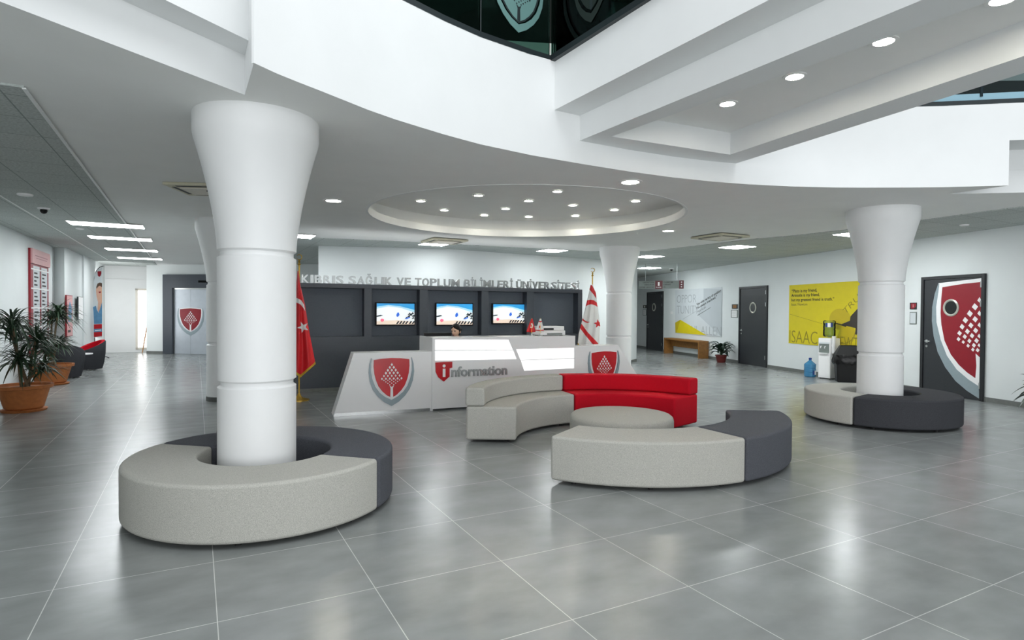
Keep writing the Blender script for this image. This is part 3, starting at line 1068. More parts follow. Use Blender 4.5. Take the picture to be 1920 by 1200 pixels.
for poly in (((816, 637), (953, 637), (961, 656), (816, 656)), ((816, 658), (962, 657.5), (968, 673), (816, 676)),
             ((968, 655), (1076, 652.5), (1076, 671), (976, 674.5)), ((977, 676), (1076, 673), (1076, 690), (983, 695))):
    o = B().prism([cl_(*p) for p in poly], .0155, .019).build('light_panel', 'acrylic', cn)
    o['label'] = 'glowing white acrylic panel'
lx0, ly1 = cl_(816, 679)
lx1, ly0 = cl_(847, 714.5)
lw, lh = lx1 - lx0, ly1 - ly0


def ii(u, v):
    return (lx0 + u * lw, ly0 + v * lh)


lg = B().prism([ii(0, .98), ii(.5, 1.0), ii(1, 1.0), ii(1, .70), ii(.84, .66), ii(.84, .25), ii(.5, 0), ii(.18, .22), ii(.02, .5)], .016, .04).build('information_badge', 'red', cn)
z_ = B()
z_.box(*[q for q in (ii(.42, 0)[0], ii(.58, 0)[0])], ii(0, .24)[1], ii(0, .66)[1], .0405, .046)
z_.lathe([(.09 * lw, .0405), (.09 * lw, .046)], (ii(.5, 0)[0], ii(0, .80)[1], 0), n=16)
z_.build('badge_letter', 'pale', lg)
tx0, ty0 = cl_(846, 706)
tx1, ty1 = cl_(950, 701.5)
th_ = cl_(900, 685)[1] - cl_(900, 704)[1]
text_obj('information_lettering', 'nformation', 'silver', cn, tx0, ty0, .016, th_ * .98, width=tx1 - tx0, bold=.02, depth=.03)
# the far wing
K4 = K3 + (K3 - K2b).normalized() * .02
wd2 = Vector((math.cos(R(31)), math.sin(R(31))))
MR = frame(K4, K4 + wd2)
rx0 = LOC(MR, 1160, 650)[0]
rx1 = LOC(MR, 1197, 704)
zr = LOC(MR, 1120, 648)[1]
slope = (rx1[0] - rx0) / (zr - rx1[1])
o = B().hexa([(-.05, 0, -.02), (rx0 + slope * zr, 0, -.02), (rx0 + slope * zr, 0, -.35), (-.05, 0, -.35)], [(-.05, zr, -.02), (rx0, zr, -.02), (rx0, zr, -.35), (-.05, zr, -.35)]).build('wing', 'gloss_white', t, bevel=.004, seg=2)
o.matrix_local = MK.inverted() @ MR
fl0, ft = LOC(MR, 1133, 657)
f0, f1 = LOC(MR, 1103, 680)[0], LOC(MR, 1162, 680)[0]
e2 = emblem(t, (f0 + f1) / 2, ft, f1 - f0, (f1 - f0) * .92, z=-.018, d=.02)
e2.matrix_local = MK.inverted() @ MR
# monitor on the inner worktop
mp = AT(821, 624, 10.1)
t = thing('monitor', 'black computer monitor behind the white counter', 'monitor', (mp.x, mp.y, .735), rz=R(24))
B().box(-.24, .24, -.02, .02, .12, mp.z - .735).build('screen_housing', 'black', t, bevel=.008, seg=2)
B().box(-.03, .03, .02, .05, .01, .25).build('stand', 'black', t)
B().box(-.12, .12, -.07, .1, 0, .012).build('foot', 'black', t, bevel=.004, seg=2)
# printer on the counter
pp = AT(1030, 629, K3.y - .02)
MP = MC @ Matrix.Translation((LOC(MC, 1031, 629, -.2)[0], ZT_, -.245))
t = thing('printer', 'white office printer on the counter beside the table flags', 'printer', world=MP)
pw, ph = .24, .165
B().box(-pw, pw, 0.01, ph * .55, -.17, .17).build('body', 'gloss_white', t, bevel=.012, seg=3)
B().box(-pw * .9, pw, ph * .56, ph, -.16, .13).build('scanner', 'gloss_white', t, bevel=.012, seg=3)
B().box(-pw * .8, pw * .1, ph * .62, ph * .80, .131, .14).build('control_panel', 'black', t)
B().box(-pw * .5, pw * .7, .02, .045, .171, .185).build('paper_tray', 'sign_grey', t)
for xx in (-.18, .18):
    for zz_ in (-.12, .12):
        B().box(xx - .02, xx + .02, 0, .012, zz_ - .02, zz_ + .02).build('foot', 'rubber', t)


def table_flag(px, label, cloth, pat):
    m_ = MC @ Matrix.Translation((LOC(MC, px, 629, -.035)[0], ZT_, -.035))
    t = thing('table_flag', label, 'flag', world=m_, group='small flags on the counter')
    B().lathe([(.045, 0), (.045, .008), (.012, .02), (.01, .05)], n=20, axis='Y').build('base', 'chrome', t, smooth=40)
    B().tube([(0, .02, 0), (0, .305, 0)], .004).build('pole', 'gold', t, smooth=40)
    b = B()
    n, m2 = 14, 12
    for j in range(m2 + 1):
        v = j / m2
        for i in range(n + 1):
            u = i / n
            half = .012 + .075 * v
            b.v.append(((-half * 1.05 + 2 * half * u) - (.015 * v), .29 - .225 * v + .02 * abs(u - .5), .006 + .014 * v * math.sin(u * 9)))
    for j in range(m2):
        for i in range(n):
            b.f.append((j * (n + 1) + i, j * (n + 1) + i + 1, (j + 1) * (n + 1) + i + 1, (j + 1) * (n + 1) + i))
            b.mi.append(pat(i / n, j / m2))
    b.build('cloth', cloth, t, smooth=60, solid=.002)


table_flag(997, 'small red table flag on the counter', ['flag_red', 'flag_white'], lambda u, v: 1 if abs(math.hypot(u - .5, (v - .45) * 1.4) - .2) < .055 and u > .3 else 0)
table_flag(1013, 'small white table flag with red marks on the counter', ['flag_white', 'flag_red'], lambda u, v: 1 if (.14 < v < .24 or .8 < v < .9 or (abs(u - .45) < .1 and .45 < v < .6)) else 0)


# ================================================================ tall flags
def big_flag(label, pole_px, top_px, Y, base_z, left, right, ztop, zbot, s, o, classify, fringe, mats):
    """left/right: outline points in crop coordinates, (x, y) -> picture by o + p / s"""
    def P(p):
        return (o[0] + p[0] / s, o[1] + p[1] / s)
    pt = AT(pole_px, top_px, Y)
    t = thing('standing_flag', label, 'flag', (pt.x, Y, 0), group='tall flags beside the partition')
    B().lathe([(.17, 0), (.17, .02), (.06, .05), (.03, .09), (.025, .12)], n=32).build('base', 'gold', t, smooth=40)
    B().tube([(0, 0, .1), (0, 0, pt.z - .06)], .014, n=12).build('pole', 'gold', t, smooth=40)
    f = B().lathe([(.012, pt.z - .1), (.03, pt.z - .085), (.012, pt.z - .05), (.022, pt.z - .03), (.008, pt.z)], n=16)
    c = [(.045 * math.cos(a), 0, pt.z + .045 + .045 * math.sin(a)) for a in [R(-60 + 300 * i / 20 - 180 + 90) for i in range(21)]]
    f.tube(c, [.004 + .006 * math.sin(math.pi * i / 20) for i in range(21)], n=8)
    f.build('finial', 'gold', t, smooth=40)

    def edge(line, y):
        for a, b in zip(line[:-1], line[1:]):
            if a[1] <= y <= b[1]:
                return a[0] + (b[0] - a[0]) * (y - a[1]) / max(1e-6, b[1] - a[1])
        return line[-1][0] if y > line[-1][1] else line[0][0]
    b = B()
    n, m2 = 110, 230
    y0, y1 = left[0][1], max(left[-1][1], right[-1][1])
    for j in range(m2 + 1):
        v = j / m2
        for i in range(n + 1):
            u = i / n
            # every column of the cloth runs down its own length
            yl, yr = left[-1][1], right[-1][1]
            ym = fringe
            ye = yl + (ym - yl) * min(1, u / .5) if u < .5 else ym + (yr - ym) * (u - .5) / .5
            y = y0 + (ye - y0) * v
            xl, xr = edge(left, y), edge(right, y)
            x = xl + (xr - xl) * u
            p = P((x, y))
            dpt = .05 * math.sin(u * math.pi) + .035 * v * math.sin(u * 16 + 2 * v)
            q = AT(p[0], p[1], Y - dpt)
            b.v.append((q.x - pt.x, q.y - Y - .02, q.z))
            b_uv = (x, y, v)
            cls.append(b_uv)
    for j in range(m2):
        for i in range(n):
            a = j * (n + 1) + i
            b.f.append((a, a + 1, a + n + 2, a + n + 1))
            x, y, v = [(cls[a][k] + cls[a + n + 2][k]) / 2 for k in range(3)]
            b.mi.append(2 if v > .972 else classify(x, y))
    b.build('cloth', mats, t, smooth=60, solid=.003)
    return t


def inpoly(x, y, poly):
    c = False
    for i in range(len(poly)):
        a, b = poly[i], poly[i - 1]
        if (a[1] > y) != (b[1] > y) and x < (b[0] - a[0]) * (y - a[1]) / (b[1] - a[1]) + a[0]:
            c = not c
    return c


def star(cx, cy, r, rot, q=.4):
    return [(cx + (r if k % 2 == 0 else r * q) * math.sin(rot + k * math.pi / 5), cy - (r if k % 2 == 0 else r * q) * math.cos(rot + k * math.pi / 5)) for k in range(10)]


s1 = star(134, 617, 52, R(12) + math.pi / 5)
cres = [(60, 360), (88, 366), (120, 385), (143, 425), (152, 478), (135, 446), (112, 420), (88, 408), (60, 400)]
cls = []
big_flag('red flag with white crescent and star on a gold pole', 561, 487, 10.25, 0, [(86, 130), (70, 300), (40, 550), (10, 800), (-20, 960)],
         [(94, 130), (112, 260), (152, 430), (178, 600), (212, 780), (243, 935)], 0, 0, 4.62, (540, 480),
         lambda x, y: 1 if inpoly(x, y, s1) or inpoly(x, y, cres) else 0, 1052, ['flag_red', 'flag_white', 'goldcloth'])
s2 = star(290, 826, 62, R(-8))
reds = [[(195, 310), (215, 325), (264, 420), (268, 500), (235, 445), (176, 372)], [(146, 516), (190, 508), (236, 516), (272, 545), (284, 606), (250, 582), (200, 568), (150, 580), (114, 610)],
        [(78, 735), (105, 775), (140, 798), (185, 803), (150, 815), (110, 803), (70, 770)], [(72, 825), (150, 935), (292, 1085), (300, 1200), (270, 1200), (215, 1090), (120, 975), (48, 880)]]
cls = []
big_flag('white flag with red stripes, crescent and star on a gold pole', 1111, 510, 13.55, 0, [(192, 306), (150, 500), (100, 700), (70, 820), (35, 955), (20, 1100)],
         [(216, 306), (262, 420), (284, 600), (305, 750), (318, 860), (310, 1000), (300, 1230)], 0, 0, 7.06, (1080, 490),
         lambda x, y: 1 if inpoly(x, y, s2) or any(inpoly(x, y, r_) for r_ in reds) else 0, 1250, ['flag_white', 'flag_red', 'goldcloth'])


# ================================================================ things along the curved right-hand wall
def wall_frame(xa, ya, xb, yb, off=.0):
    a, b = ONP(xa, ya, RIGHT), ONP(xb, yb, RIGHT)
    m = frame(a.xy, b.xy, 0, off)
    return m, (b - a).xy.length


def door(n, label, x0, x1, ytop, ych, ph, hinge_right=True):
    """x0, x1: picture columns of the frame; ych: picture row used for them"""
    m, wd = wall_frame(x0, ych, x1, ych, .012)
    h = LOC(m, x1, ytop)[1]
    d = thing('door_%d' % n, None, None, world=m)
    structure(d, label)
    b = B().box(0, .06, 0, h, -.02, .035).box(wd - .06, wd, 0, h, -.02, .035).box(.06, wd - .06, h - .06, h, -.02, .035)
    b.build('door_frame', 'frame', d, bevel=.004, seg=2)
    lf = B().box(.064, wd - .064, .006, h - .064, -.02, .015).build('door_leaf', 'door', d)
    cx, cy = LOC(m, ph[0], ph[1])
    rx = abs(LOC(m, ph[0] + ph[2], ph[1])[0] - cx)
    pr = .165
    B().lathe([(pr, .0), (pr, .03), (pr - .02, .038), (pr - .04, .03), (pr - .04, .02)], (cx, cy, .0), n=40).build('porthole_ring', 'ring', lf, smooth=40)
    B().lathe([(pr - .035, .016), (pr - .035, .024)], (cx, cy, 0), n=40).build('porthole_glass', 'dglass', lf)
    hx = .064 + .075
    hd = B().box(hx - .022, hx + .022, 1.0, 1.06, .015, .024)
    hd.tube([(hx, 1.03, .02), (hx, 1.03, .06), (hx + .12, 1.03, .065)], .01, n=8)
    hd.build('door_handle', 'chrome', lf, smooth=40)
    B().lathe([(.024, .015), (.024, .024)], (hx, .93, 0), n=20).build('lock_cylinder', 'chrome', lf)
    for hy in (.22, h - .6, h - .25):
        B().box(wd - .075, wd - .05, hy, hy + .11, .014, .038).build('hinge', 'chrome', d)
    return d, m, wd, h, lf


d1, m1, w1, h1, l1 = door(1, 'charcoal door with an oval-looking porthole under the hanging direction sign', 1214, 1244, 546, 600, (1227, 576, 4))
d2, m2, w2, h2_, l2 = door(2, 'charcoal door with a steel ringed porthole between the two posters', 1387, 1440, 535, 610, (1413, 577, 7))
d3, m3, w3, h3, l3 = door(3, 'charcoal door covered by half of a large red crest', 1729, 1848, 512.5, 620, (1785, 577, 14))


def dp(px, py):
    """crest outline read off the enlarged door"""
    return LOC(m3, 1720 + px / 4.614, 500 + py / 4.614, .02)


rt = LOC(m3, 1720 + 545 / 4.614, 600, .02)[0]
xl_ = w3 - .064


def clipx(pts):
    return [(min(x, xl_), y) for x, y in pts]


B().prism(clipx([dp(*p) for p in [(182, 143), (150, 235), (128, 350), (125, 470), (140, 600), (175, 740), (240, 870), (330, 990), (430, 1075), (530, 1140), (556, 1142), (530, 1034), (440, 975), (340, 890), (255, 770), (200, 630), (165, 480), (162, 350), (180, 230), (190, 150)]]), .016, .019).build('crest_swoosh', 'greysil', l3)
B().prism(clipx([dp(*p) for p in [(182, 143), (165, 250), (162, 350), (165, 480), (200, 630), (255, 770), (340, 890), (440, 975), (530, 1034), (575, 1034), (575, 98)]]), .0155, .0185).build('crest_border', 'pale', l3)
B().prism(clipx([dp(*p) for p in [(217, 178), (207, 280), (201, 400), (208, 500), (235, 640), (290, 760), (360, 850), (430, 915), (502, 965), (510, 860), (510, 760), (575, 790), (575, 131), (400, 148)]]), .0185, .0205).build('crest_shield', 'darkred', l3)
td_ = B()
for cx_0, cy_0, r_ in ((499, 347, 27), (455, 406, 26), (416, 463, 24), (388, 519, 22), (366, 575, 20), (357, 627, 17), (543, 290, 24), (501, 455, 24), (464, 508, 22), (434, 560, 21), (411, 605, 19), (398, 652, 14),
                       (541, 404, 22), (505, 552, 22), (474, 597, 20), (451, 642, 18), (440, 684, 15), (541, 505, 20), (513, 640, 20), (490, 680, 18), (481, 717, 15), (538, 600, 18), (522, 722, 17), (536, 680, 15)):
    pts = clipx([dp(cx_0 - r_ * .15, cy_0 - r_ * 1.15), dp(cx_0 - r_ * 1.0, cy_0 + r_ * .1), dp(cx_0 + r_ * .15, cy_0 + r_ * 1.15), dp(cx_0 + r_ * 1.0, cy_0 - r_ * .05)])
    td_.prism(pts, .0206, .0225)
td_.prism(clipx([dp(*p) for p in [(505, 752), (512, 860), (502, 970), (530, 1034), (575, 1034), (575, 790)]]), .0206, .0225)
td_.build('crest_tree', 'pale', l3)


def plate(name, label, cat, box, m, th=.012, extra=None):
    mm, wd = wall_frame(box[0], box[1], box[2], box[1])
    x0, y1 = LOC(mm, box[0], box[1])
    x1, y0 = LOC(mm, box[2], box[3])
    y1 = (y1 + LOC(mm, box[2], box[1])[1]) / 2
    t = thing(name, label, cat, world=mm @ Matrix.Translation((0, y0, .004)))
    B().box(0, wd, 0, y1 - y0, 0, th).build('backing', m, t, bevel=.002, seg=1)
    if extra:
        extra(t, wd, y1 - y0, th)
    return t


def num(t, a, b, z):
    B().box(a * .35, a * .65, b * .2, b * .8, z, z + .002).build('mark', 'pale', t)


def paper(t, a, b, z):
    B().box(a * .12, a * .88, b * .08, b * .92, z, z + .002).build('sheet', 'pale', t)
    l = B()
    for k in range(6):
        l.box(a * .2, a * (.75 if k % 2 else .8), b * (.8 - k * .11), b * (.82 - k * .11), z + .0022, z + .003)
    l.build('printed_lines', 'letter_grey', t)


def photo(t, a, b, z):
    B().box(a * .2, a * .8, b * .15, b * .85, z, z + .002).build('picture', 'wood', t)


plate('door_sign', 'small dark square sign beside the farthest door', 'sign', (1206.5, 572, 1212.5, 578), 'frame', extra=num)
plate('notice_holder', 'grey notice sheet under the small sign beside the farthest door', 'notice', (1206, 580, 1212.5, 591.5), 'sign_grey', extra=paper)
plate('door_sign', 'dark square sign with a brown picture beside the porthole door', 'sign', (1373, 570.5, 1384, 579), 'frame', extra=photo)
plate('notice_holder', 'framed notice sheet under the brown picture sign', 'notice', (1371.5, 581, 1384, 596), 'sign_grey', extra=paper)


def crestlet(t, a, b, z):
    B().prism([(a * .2, b * .9), (a * .98, b * .9), (a * .98, b * .45), (a * .6, b * .08), (a * .2, b * .1)], z, z + .004).build('badge', 'darkred', t)
    B().box(a * .5, a * .6, b * .3, b * .75, z + .004, z + .006).build('badge_mark', 'pinkprint', t)


plate('door_sign', 'small dark and red shield sign beside the red crest door', 'sign', (1707, 567.5, 1719.5, 580), 'frame', extra=crestlet)
plate('notice_holder', 'empty grey framed notice holder under the red shield sign', 'notice', (1707, 585, 1719.5, 608), 'sign_grey', extra=lambda t, a, b, z: B().box(a * .1, a * .9, b * .06, b * .94, z, z + .002).build('sheet', 'poster_grey', t))
lsw = plate('light_switch', 'small white switch on the wall by the grey poster', 'switch', (1258, 584, 1262, 589), 'pale')

# grey poster
mg, gw = wall_frame(1266.5, 580, 1353.5, 580, .006)
g0 = (LOC(mg, 1266.5, 625)[1] + LOC(mg, 1353, 631.5)[1]) / 2
g1 = (LOC(mg, 1266.5, 542)[1] + LOC(mg, 1353, 541)[1]) / 2
t = thing('quote_poster', 'pale grey quote poster with a yellow wedge above the oak bench', 'poster', world=mg)
B().box(0, gw, g0, g1, 0, .006).build('sheet', 'poster_grey', t)


def gq(X, Y):
    """point read off the enlarged poster (1667 px for 250)"""
    return LOC(mg, 1190 + X / 6.668, 500 + Y / 6.668, .006)


B().prism([gq(862, 275), gq(1093, 285), gq(1085, 878), gq(790, 600), gq(862, 420)], .0062, .0068).build('shade_patch', 'poster_mid', t)
B().prism([gq(508, 700), gq(572, 664), gq(900, 858), gq(510, 826)], .007, .0085).build('wedge', 'yellow', t)
B().prism([gq(508, 700), gq(572, 664), gq(525, 826), gq(510, 826)], .0087, .0092).build('wedge_fold', 'yellow2', t)
B().prism([gq(602, 655), gq(770, 553), gq(770, 557), gq(604, 659)], .007, .008).build('thin_line', 'letter_grey', t)


def gtext(s_, X, Y, X2, hpx, m_, bold=0.0, Y2=None):
    x, y = gq(X, Y)
    x2, y2 = gq(X2, Y2 if Y2 is not None else Y)
    rot = math.atan2(y2 - y, x2 - x) if Y2 is not None else 0
    h = gq(X, Y - hpx)[1] - y
    text_obj('lettering', s_, m_, t, x, y, .007, h, width=math.hypot(x2 - x, (y2 - y) if Y2 is not None else 0), bold=bold, depth=.001, rot=rot)


gtext('OPPOR', 528, 455, 770, 105, 'letter_grey', -.012)
gtext('TUNITY', 528, 588, 800, 108, 'letter_grey', -.012)
gtext('PAUL ALLEN', 620, 832, 1082, 110, 'letter_grey', -.012)
gtext('\u201cthe wide variety of anything', 775, 490, 1082, 30, 'ink', .02, Y2=310)
gtext('I\u2019ve always imagined.\u201d', 778, 535, 1030, 30, 'ink', .02, Y2=385)
gtext('PAUL ALLEN', 788, 575, 890, 24, 'ink', -.01, Y2=515)
B().prism([gq(785, 608), gq(950, 508), gq(950, 513), gq(787, 613)], .007, .008).build('underline', 'ink', t)

# yellow poster, running on behind the column
my, yw = wall_frame(1480, 590, 1690, 590, .006)
y0_ = (LOC(my, 1480, 643)[1] + LOC(my, 1617, 655.5)[1]) / 2
y1_ = (LOC(my, 1480, 534)[1] + LOC(my, 1617, 527.5)[1]) / 2
t = thing('quote_poster', 'large bright yellow quote poster behind the water dispenser and column', 'poster', world=my)
B().box(0, yw, y0_, y1_, 0, .006).build('sheet', 'yellow', t)


def yq(X, Y):
    return LOC(my, 1470 + X / 6.0, 520 + Y / 6.0, .006)


def ytext(s_, X, Y, X2, hpx, m_, bold=0.0, Y2=None):
    x, y = yq(X, Y)
    x2, y2 = yq(X2, Y2 if Y2 is not None else Y)
    rot = math.atan2(y2 - y, x2 - x) if Y2 is not None else 0
    h = yq(X, Y - hpx)[1] - y
    text_obj('lettering', s_, m_, t, x, y, .0075, h, width=math.hypot(x2 - x, (y2 - y) if Y2 is not None else 0), bold=bold, depth=.001, rot=rot)


def disc(cx, cy, rx, ry, a0=0, a1=360, n=40):
    return [yq(cx + rx * math.cos(R(a0 + (a1 - a0) * i / n)), cy + ry * math.sin(R(a0 + (a1 - a0) * i / n))) for i in range(n + (0 if a1 - a0 == 360 else 1))]


B().prism(disc(630, 470, 120, 118), .0062, .0066).build('ochre_disc', 'yellow2', t)
B().prism([yq(655, 528)] + disc(640, 640, 165, 140, -60, 120), .0062, .0067).build('ochre_sector', 'yellow2', t)
B().prism([yq(640, 530), yq(742, 488), yq(748, 440), yq(900, 272), yq(1000, 240), yq(1000, 690), yq(880, 690), yq(800, 640), yq(806, 572)], .0068, .0073).build('dark_shape', 'umber', t)
B().ribbon([yq(520, 505), yq(570, 508), yq(700, 540)], [yq(520, 512), yq(570, 517), yq(700, 560)], .0068, .0073).build('dark_line', 'umber', t)
B().ribbon(disc(660, 610, 142, 138, 5, 110), disc(660, 610, 136, 130, 5, 110), .0068, .0073).build('dark_arc', 'olive', t)
B().ribbon(disc(855, 660, 40, 42, 0, 359), disc(855, 660, 24, 26, 0, 359), .0076, .008).build('yellow_ring', 'yellow', t)
B().ribbon([yq(65, 412), yq(430, 520)], [yq(65, 415), yq(430, 523)], .0062, .0067).build('thin_line', 'olive', t)
ytext('ISAAC', 62, 730, 375, 145, 'olive', -.01)
ytext('NEWTON', 560, 800, 1000, 150, 'olive', -.01)
ytext('TRUTH', 690, 420, 990, 75, 'olive', -.01, Y2=100)
ytext('\u201cPlato is my friend,', 88, 172, 372, 36, 'ink', .012)
ytext('Aristotle is my friend,', 84, 220, 400, 34, 'ink', .012)
ytext('but my greatest friend is truth.\u201d', 84, 270, 565, 33, 'ink', .012)
ytext('Isaac Newton', 84, 318, 262, 30, 'umber', -.008)

# hanging direction sign over the doors
sp0 = AT(1198, 540, 18.9)
sp1 = AT(1282, 540, 18.4)
ms = frame(sp0.xy, sp1.xy)
sy0, sy1 = LOC(ms, 1240, 541)[1], LOC(ms, 1240, 526.5)[1]
sw = (sp1 - sp0).xy.length
t = thing('direction_sign', 'hanging grey direction sign with dark red number panel and arrows', 'sign', world=ms @ Matrix.Translation((0, sy0, 0)))
sh = sy1 - sy0
B().box(0, sw, 0, sh, -.02, .02).build('panel', 'sign_grey', t)
B().box(sw * .37, sw * .535, -.01, sh + .005, .02, .026).build('number_panel', 'maroon', t)
B().box(sw * .9, sw, -.01, sh + .005, .02, .026).build('arrow_panel', 'maroon', t)
text_obj('number', '1', 'pale', t, sw * .43, sh * .35, .027, sh * .5, width=sw * .04, bold=.01, depth=.001)
text_obj('floor_word', 'FLOOR', 'pale', t, sw * .39, sh * .08, .027, sh * .16, width=sw * .12, depth=.001)
ar = B()
for k in range(3):
    yy = sh * (.2 + .3 * k)
    ar.prism([(sw * .93, yy), (sw * .965, yy + sh * .08), (sw * .965, yy - sh * .08)], .027, .03)
ar.build('arrows', 'pale', t)
for s_, xx, yy, x2 in (('LABORATUVAR', .09, .72, .35), ('DERSLIKLER', .13, .42, .35), ('ANATOMY LABORATORY', .01, .1, .35), ('CLASSROOMS', .56, .72, .77), ('LIBRARY', .56, .42, .72), ('WC', .56, .1, .6)):
    text_obj('lettering', s_, 'ink', t, sw * xx, sh * yy, .021, sh * .17, width=sw * (x2 - xx), bold=.01, depth=.001)
for xx in (.15, .85):
    B().tube([(sw * xx, sh, 0), (sw * xx, ZC - sy0, 0)], .006, n=6).build('hanger', 'chrome', t)

# oak bench against the wall
bm_, bw = wall_frame(1262, 665, 1330, 672, .03)
bh = .80
t = thing('console_bench', 'oak console bench with panel legs under the grey poster', 'bench', world=bm_)
bh = LOC(bm_, 1296, 638, .35)[1]
B().box(0, bw, bh - .06, bh, 0, .36).build('top', 'wood', t, bevel=.003, seg=1)
B().box(0, .38, 0, bh - .06, .02, .34).build('panel_leg', 'wood', t) if False else None
for xa in (0, bw - .07):
    B().box(xa, xa + .07, 0, bh - .06, 0, .36).build('panel_leg', 'wood', t, bevel=.003, seg=1)
B().box(.07, bw - .07, bh * .48, bh - .06, .1, .13).build('stretcher_panel', 'wood', t)


# ---------------------------------------------------------------- plants
def blade(b, base, az, length, width, rise, droop, k=0, n=9):
    """one arching leaf"""
    pts = []
    d = Vector((math.cos(az), math.sin(az), 0))
    for i in range(n + 1):
        u = i / n
        pts.append((Vector(base) + d * (length * (u * math.cos(rise * .6) + .0)) * (.55 + .45 * math.cos(rise)) + Vector((0, 0, length * (math.sin(rise) * u - droop * u * u))), u))
    side = Vector((-d.y, d.x, 0))
    vs = []
    for p, u in pts:
        wv = width * (math.sin(math.pi * min(1, .12 + u * .9)) ** .8) * (1 if u < .97 else .15)
        vs += [p - side * wv / 2, p + Vector((0, 0, -wv * .18)), p + side * wv / 2]
    fs = []
    for i in range(n):
        a = i * 3
        fs += [(a, a + 1, a + 4, a + 3), (a + 1, a + 2, a + 5, a + 4)]
    b.add(vs, fs, k)


def dracaena(label, x, y, pr, ph, heads, seed, group):
    rnd = random.Random(seed)
    t = thing('potted_palm', label, 'plant', (x, y, 0), group=group)
    B().lathe([(pr * .80, 0), (pr * .86, .03), (pr * .82, .034), (0, .03)], n=40).build('saucer', 'terracotta', t, smooth=40)
    B().lathe([(pr * .62, .03), (pr * .72, .06), (pr * .93, ph * .82), (pr * .95, ph * .86), (pr * 1.06, ph * .88), (pr * 1.08, ph), (pr * .98, ph), (pr * .93, ph * .9)], n=40).build('pot', 'terracotta', t, smooth=30)
    B().lathe([(pr * .94, ph * .88), (0, ph * .92)], n=32).build('soil', 'soil', t)
    st_, lf = B(), B()
    for (hx, hy, hz, nl, ln_) in heads:
        base = (rnd.uniform(-.08, .08), rnd.uniform(-.08, .08), ph * .9)
        st_.tube([base, (hx * .6, hy * .6, (ph + hz) * .55), (hx, hy, hz)], [.022, .018, .014], n=8)
        for k in range(nl):
            az = rnd.uniform(0, 2 * math.pi)
            z = hz - .22 * rnd.random() * ln_ / .6
            ri = rnd.uniform(.1, 1.25)
            blade(lf, (hx, hy, z), az, ln_ * rnd.uniform(.7, 1.15), rnd.uniform(.022, .036), ri, rnd.uniform(.35, 1.0))
    st_.build('stems', 'stem', t, smooth=40)
    nn = Vector((UD.y, -UD.x))
    for i, v in enumerate(lf.v):                     # leaves bend along the wall behind them
        e = (Vector((v[0] + x, v[1] + y)) - stp).dot(nn) - .03
        if e < 0:
            lf.v[i] = (v[0] - nn.x * e, v[1] - nn.y * e, v[2])
    lf.build('foliage', 'leaf', t, smooth=60)
    return t


PG = 'tall palms in terracotta pots'
pa = G(16, 776)
pb = G(75, 724)
dracaena('tall spiky palm in a brown pot, cut off by the edge of the picture', pa.x, pa.y + .28, .34, .40, [(-.1, -.1, 1.42, 90, .62), (.16, .05, 1.12, 90, .52), (-.28, .1, 1.25, 70, .55), (.05, -.14, .86, 90, .46), (.2, .12, .72, 70, .4)], 3, PG)
dracaena('spiky palm in a tan terracotta pot beside the dark armchairs', pb.x, pb.y + .28, .37, .42, [(.16, 0, 1.55, 90, .55), (-.05, .1, 1.40, 60, .5), (-.14, -.06, 1.0, 90, .48), (.1, .1, .9, 90, .45), (0, -.1, .75, 70, .4)], 5, PG)


def leafy(name, label, x, y, pr, ph, n, ln_, wd, seed, pot='redpot', z0=0, spread=(0.5, 1.3), clamp=False):
    rnd = random.Random(seed)
    t = thing(name, label, 'plant', (x, y, z0))
    B().lathe([(pr * .7, 0), (pr * .75, .02), (pr, ph * .85), (pr * 1.08, ph * .86), (pr * 1.08, ph), (pr * .96, ph), (pr * .92, ph * .88)], n=32).build('pot', pot, t, smooth=30)
    B().lathe([(pr * .93, ph * .86), (0, ph * .9)], n=24).build('soil', 'soil', t)
    lf, st_ = B(), B()
    for k in range(n):
        az = 2 * math.pi * k / n + rnd.uniform(-.3, .3)
        hh = ph + rnd.uniform(.05, ln_ * .7)
        rr = rnd.uniform(.02, .12)
        p = (rr * math.cos(az), rr * math.sin(az), hh)
        st_.tube([(0, 0, ph * .88), (rr * .4 * math.cos(az), rr * .4 * math.sin(az), (ph + hh) / 2), p], .006, n=6)
        blade(lf, p, az, ln_ * rnd.uniform(.75, 1.1), wd * rnd.uniform(.8, 1.1), rnd.uniform(*spread), rnd.uniform(.5, .95))
    if clamp:                                        # leaves bend along the wall behind them
        for i, v in enumerate(lf.v):
            q = Vector((v[0] + x, v[1] + y))
            for u, w_ in zip(RIGHT[:-1], RIGHT[1:]):
                if w_[1] <= q.y <= u[1]:
                    lim = u[0] + (w_[0] - u[0]) * (u[1] - q.y) / (u[1] - w_[1]) - .04
                    if q.x > lim:
                        lf.v[i] = (lim - x, v[1], v[2])
    st_.build('stems', 'leaf', t, smooth=40)
    lf.build('foliage', 'leaf2', t, smooth=60)
    return t


pc = G(1359, 677)
leafy('potted_plant', 'bushy dark green plant in a dark red pot beside the oak bench', (pc.x - .12) * .972, pc.y * .972, .17, .24, 46, .45, .11, 11, clamp=True)
pdx = G(1938, 775)
leafy('potted_plant', 'broad-leaved plant in a dark red pot at the edge of the picture', 8.18, 9.05, .16, .22, 30, .46, .085, 12, spread=(.3, 1.0))

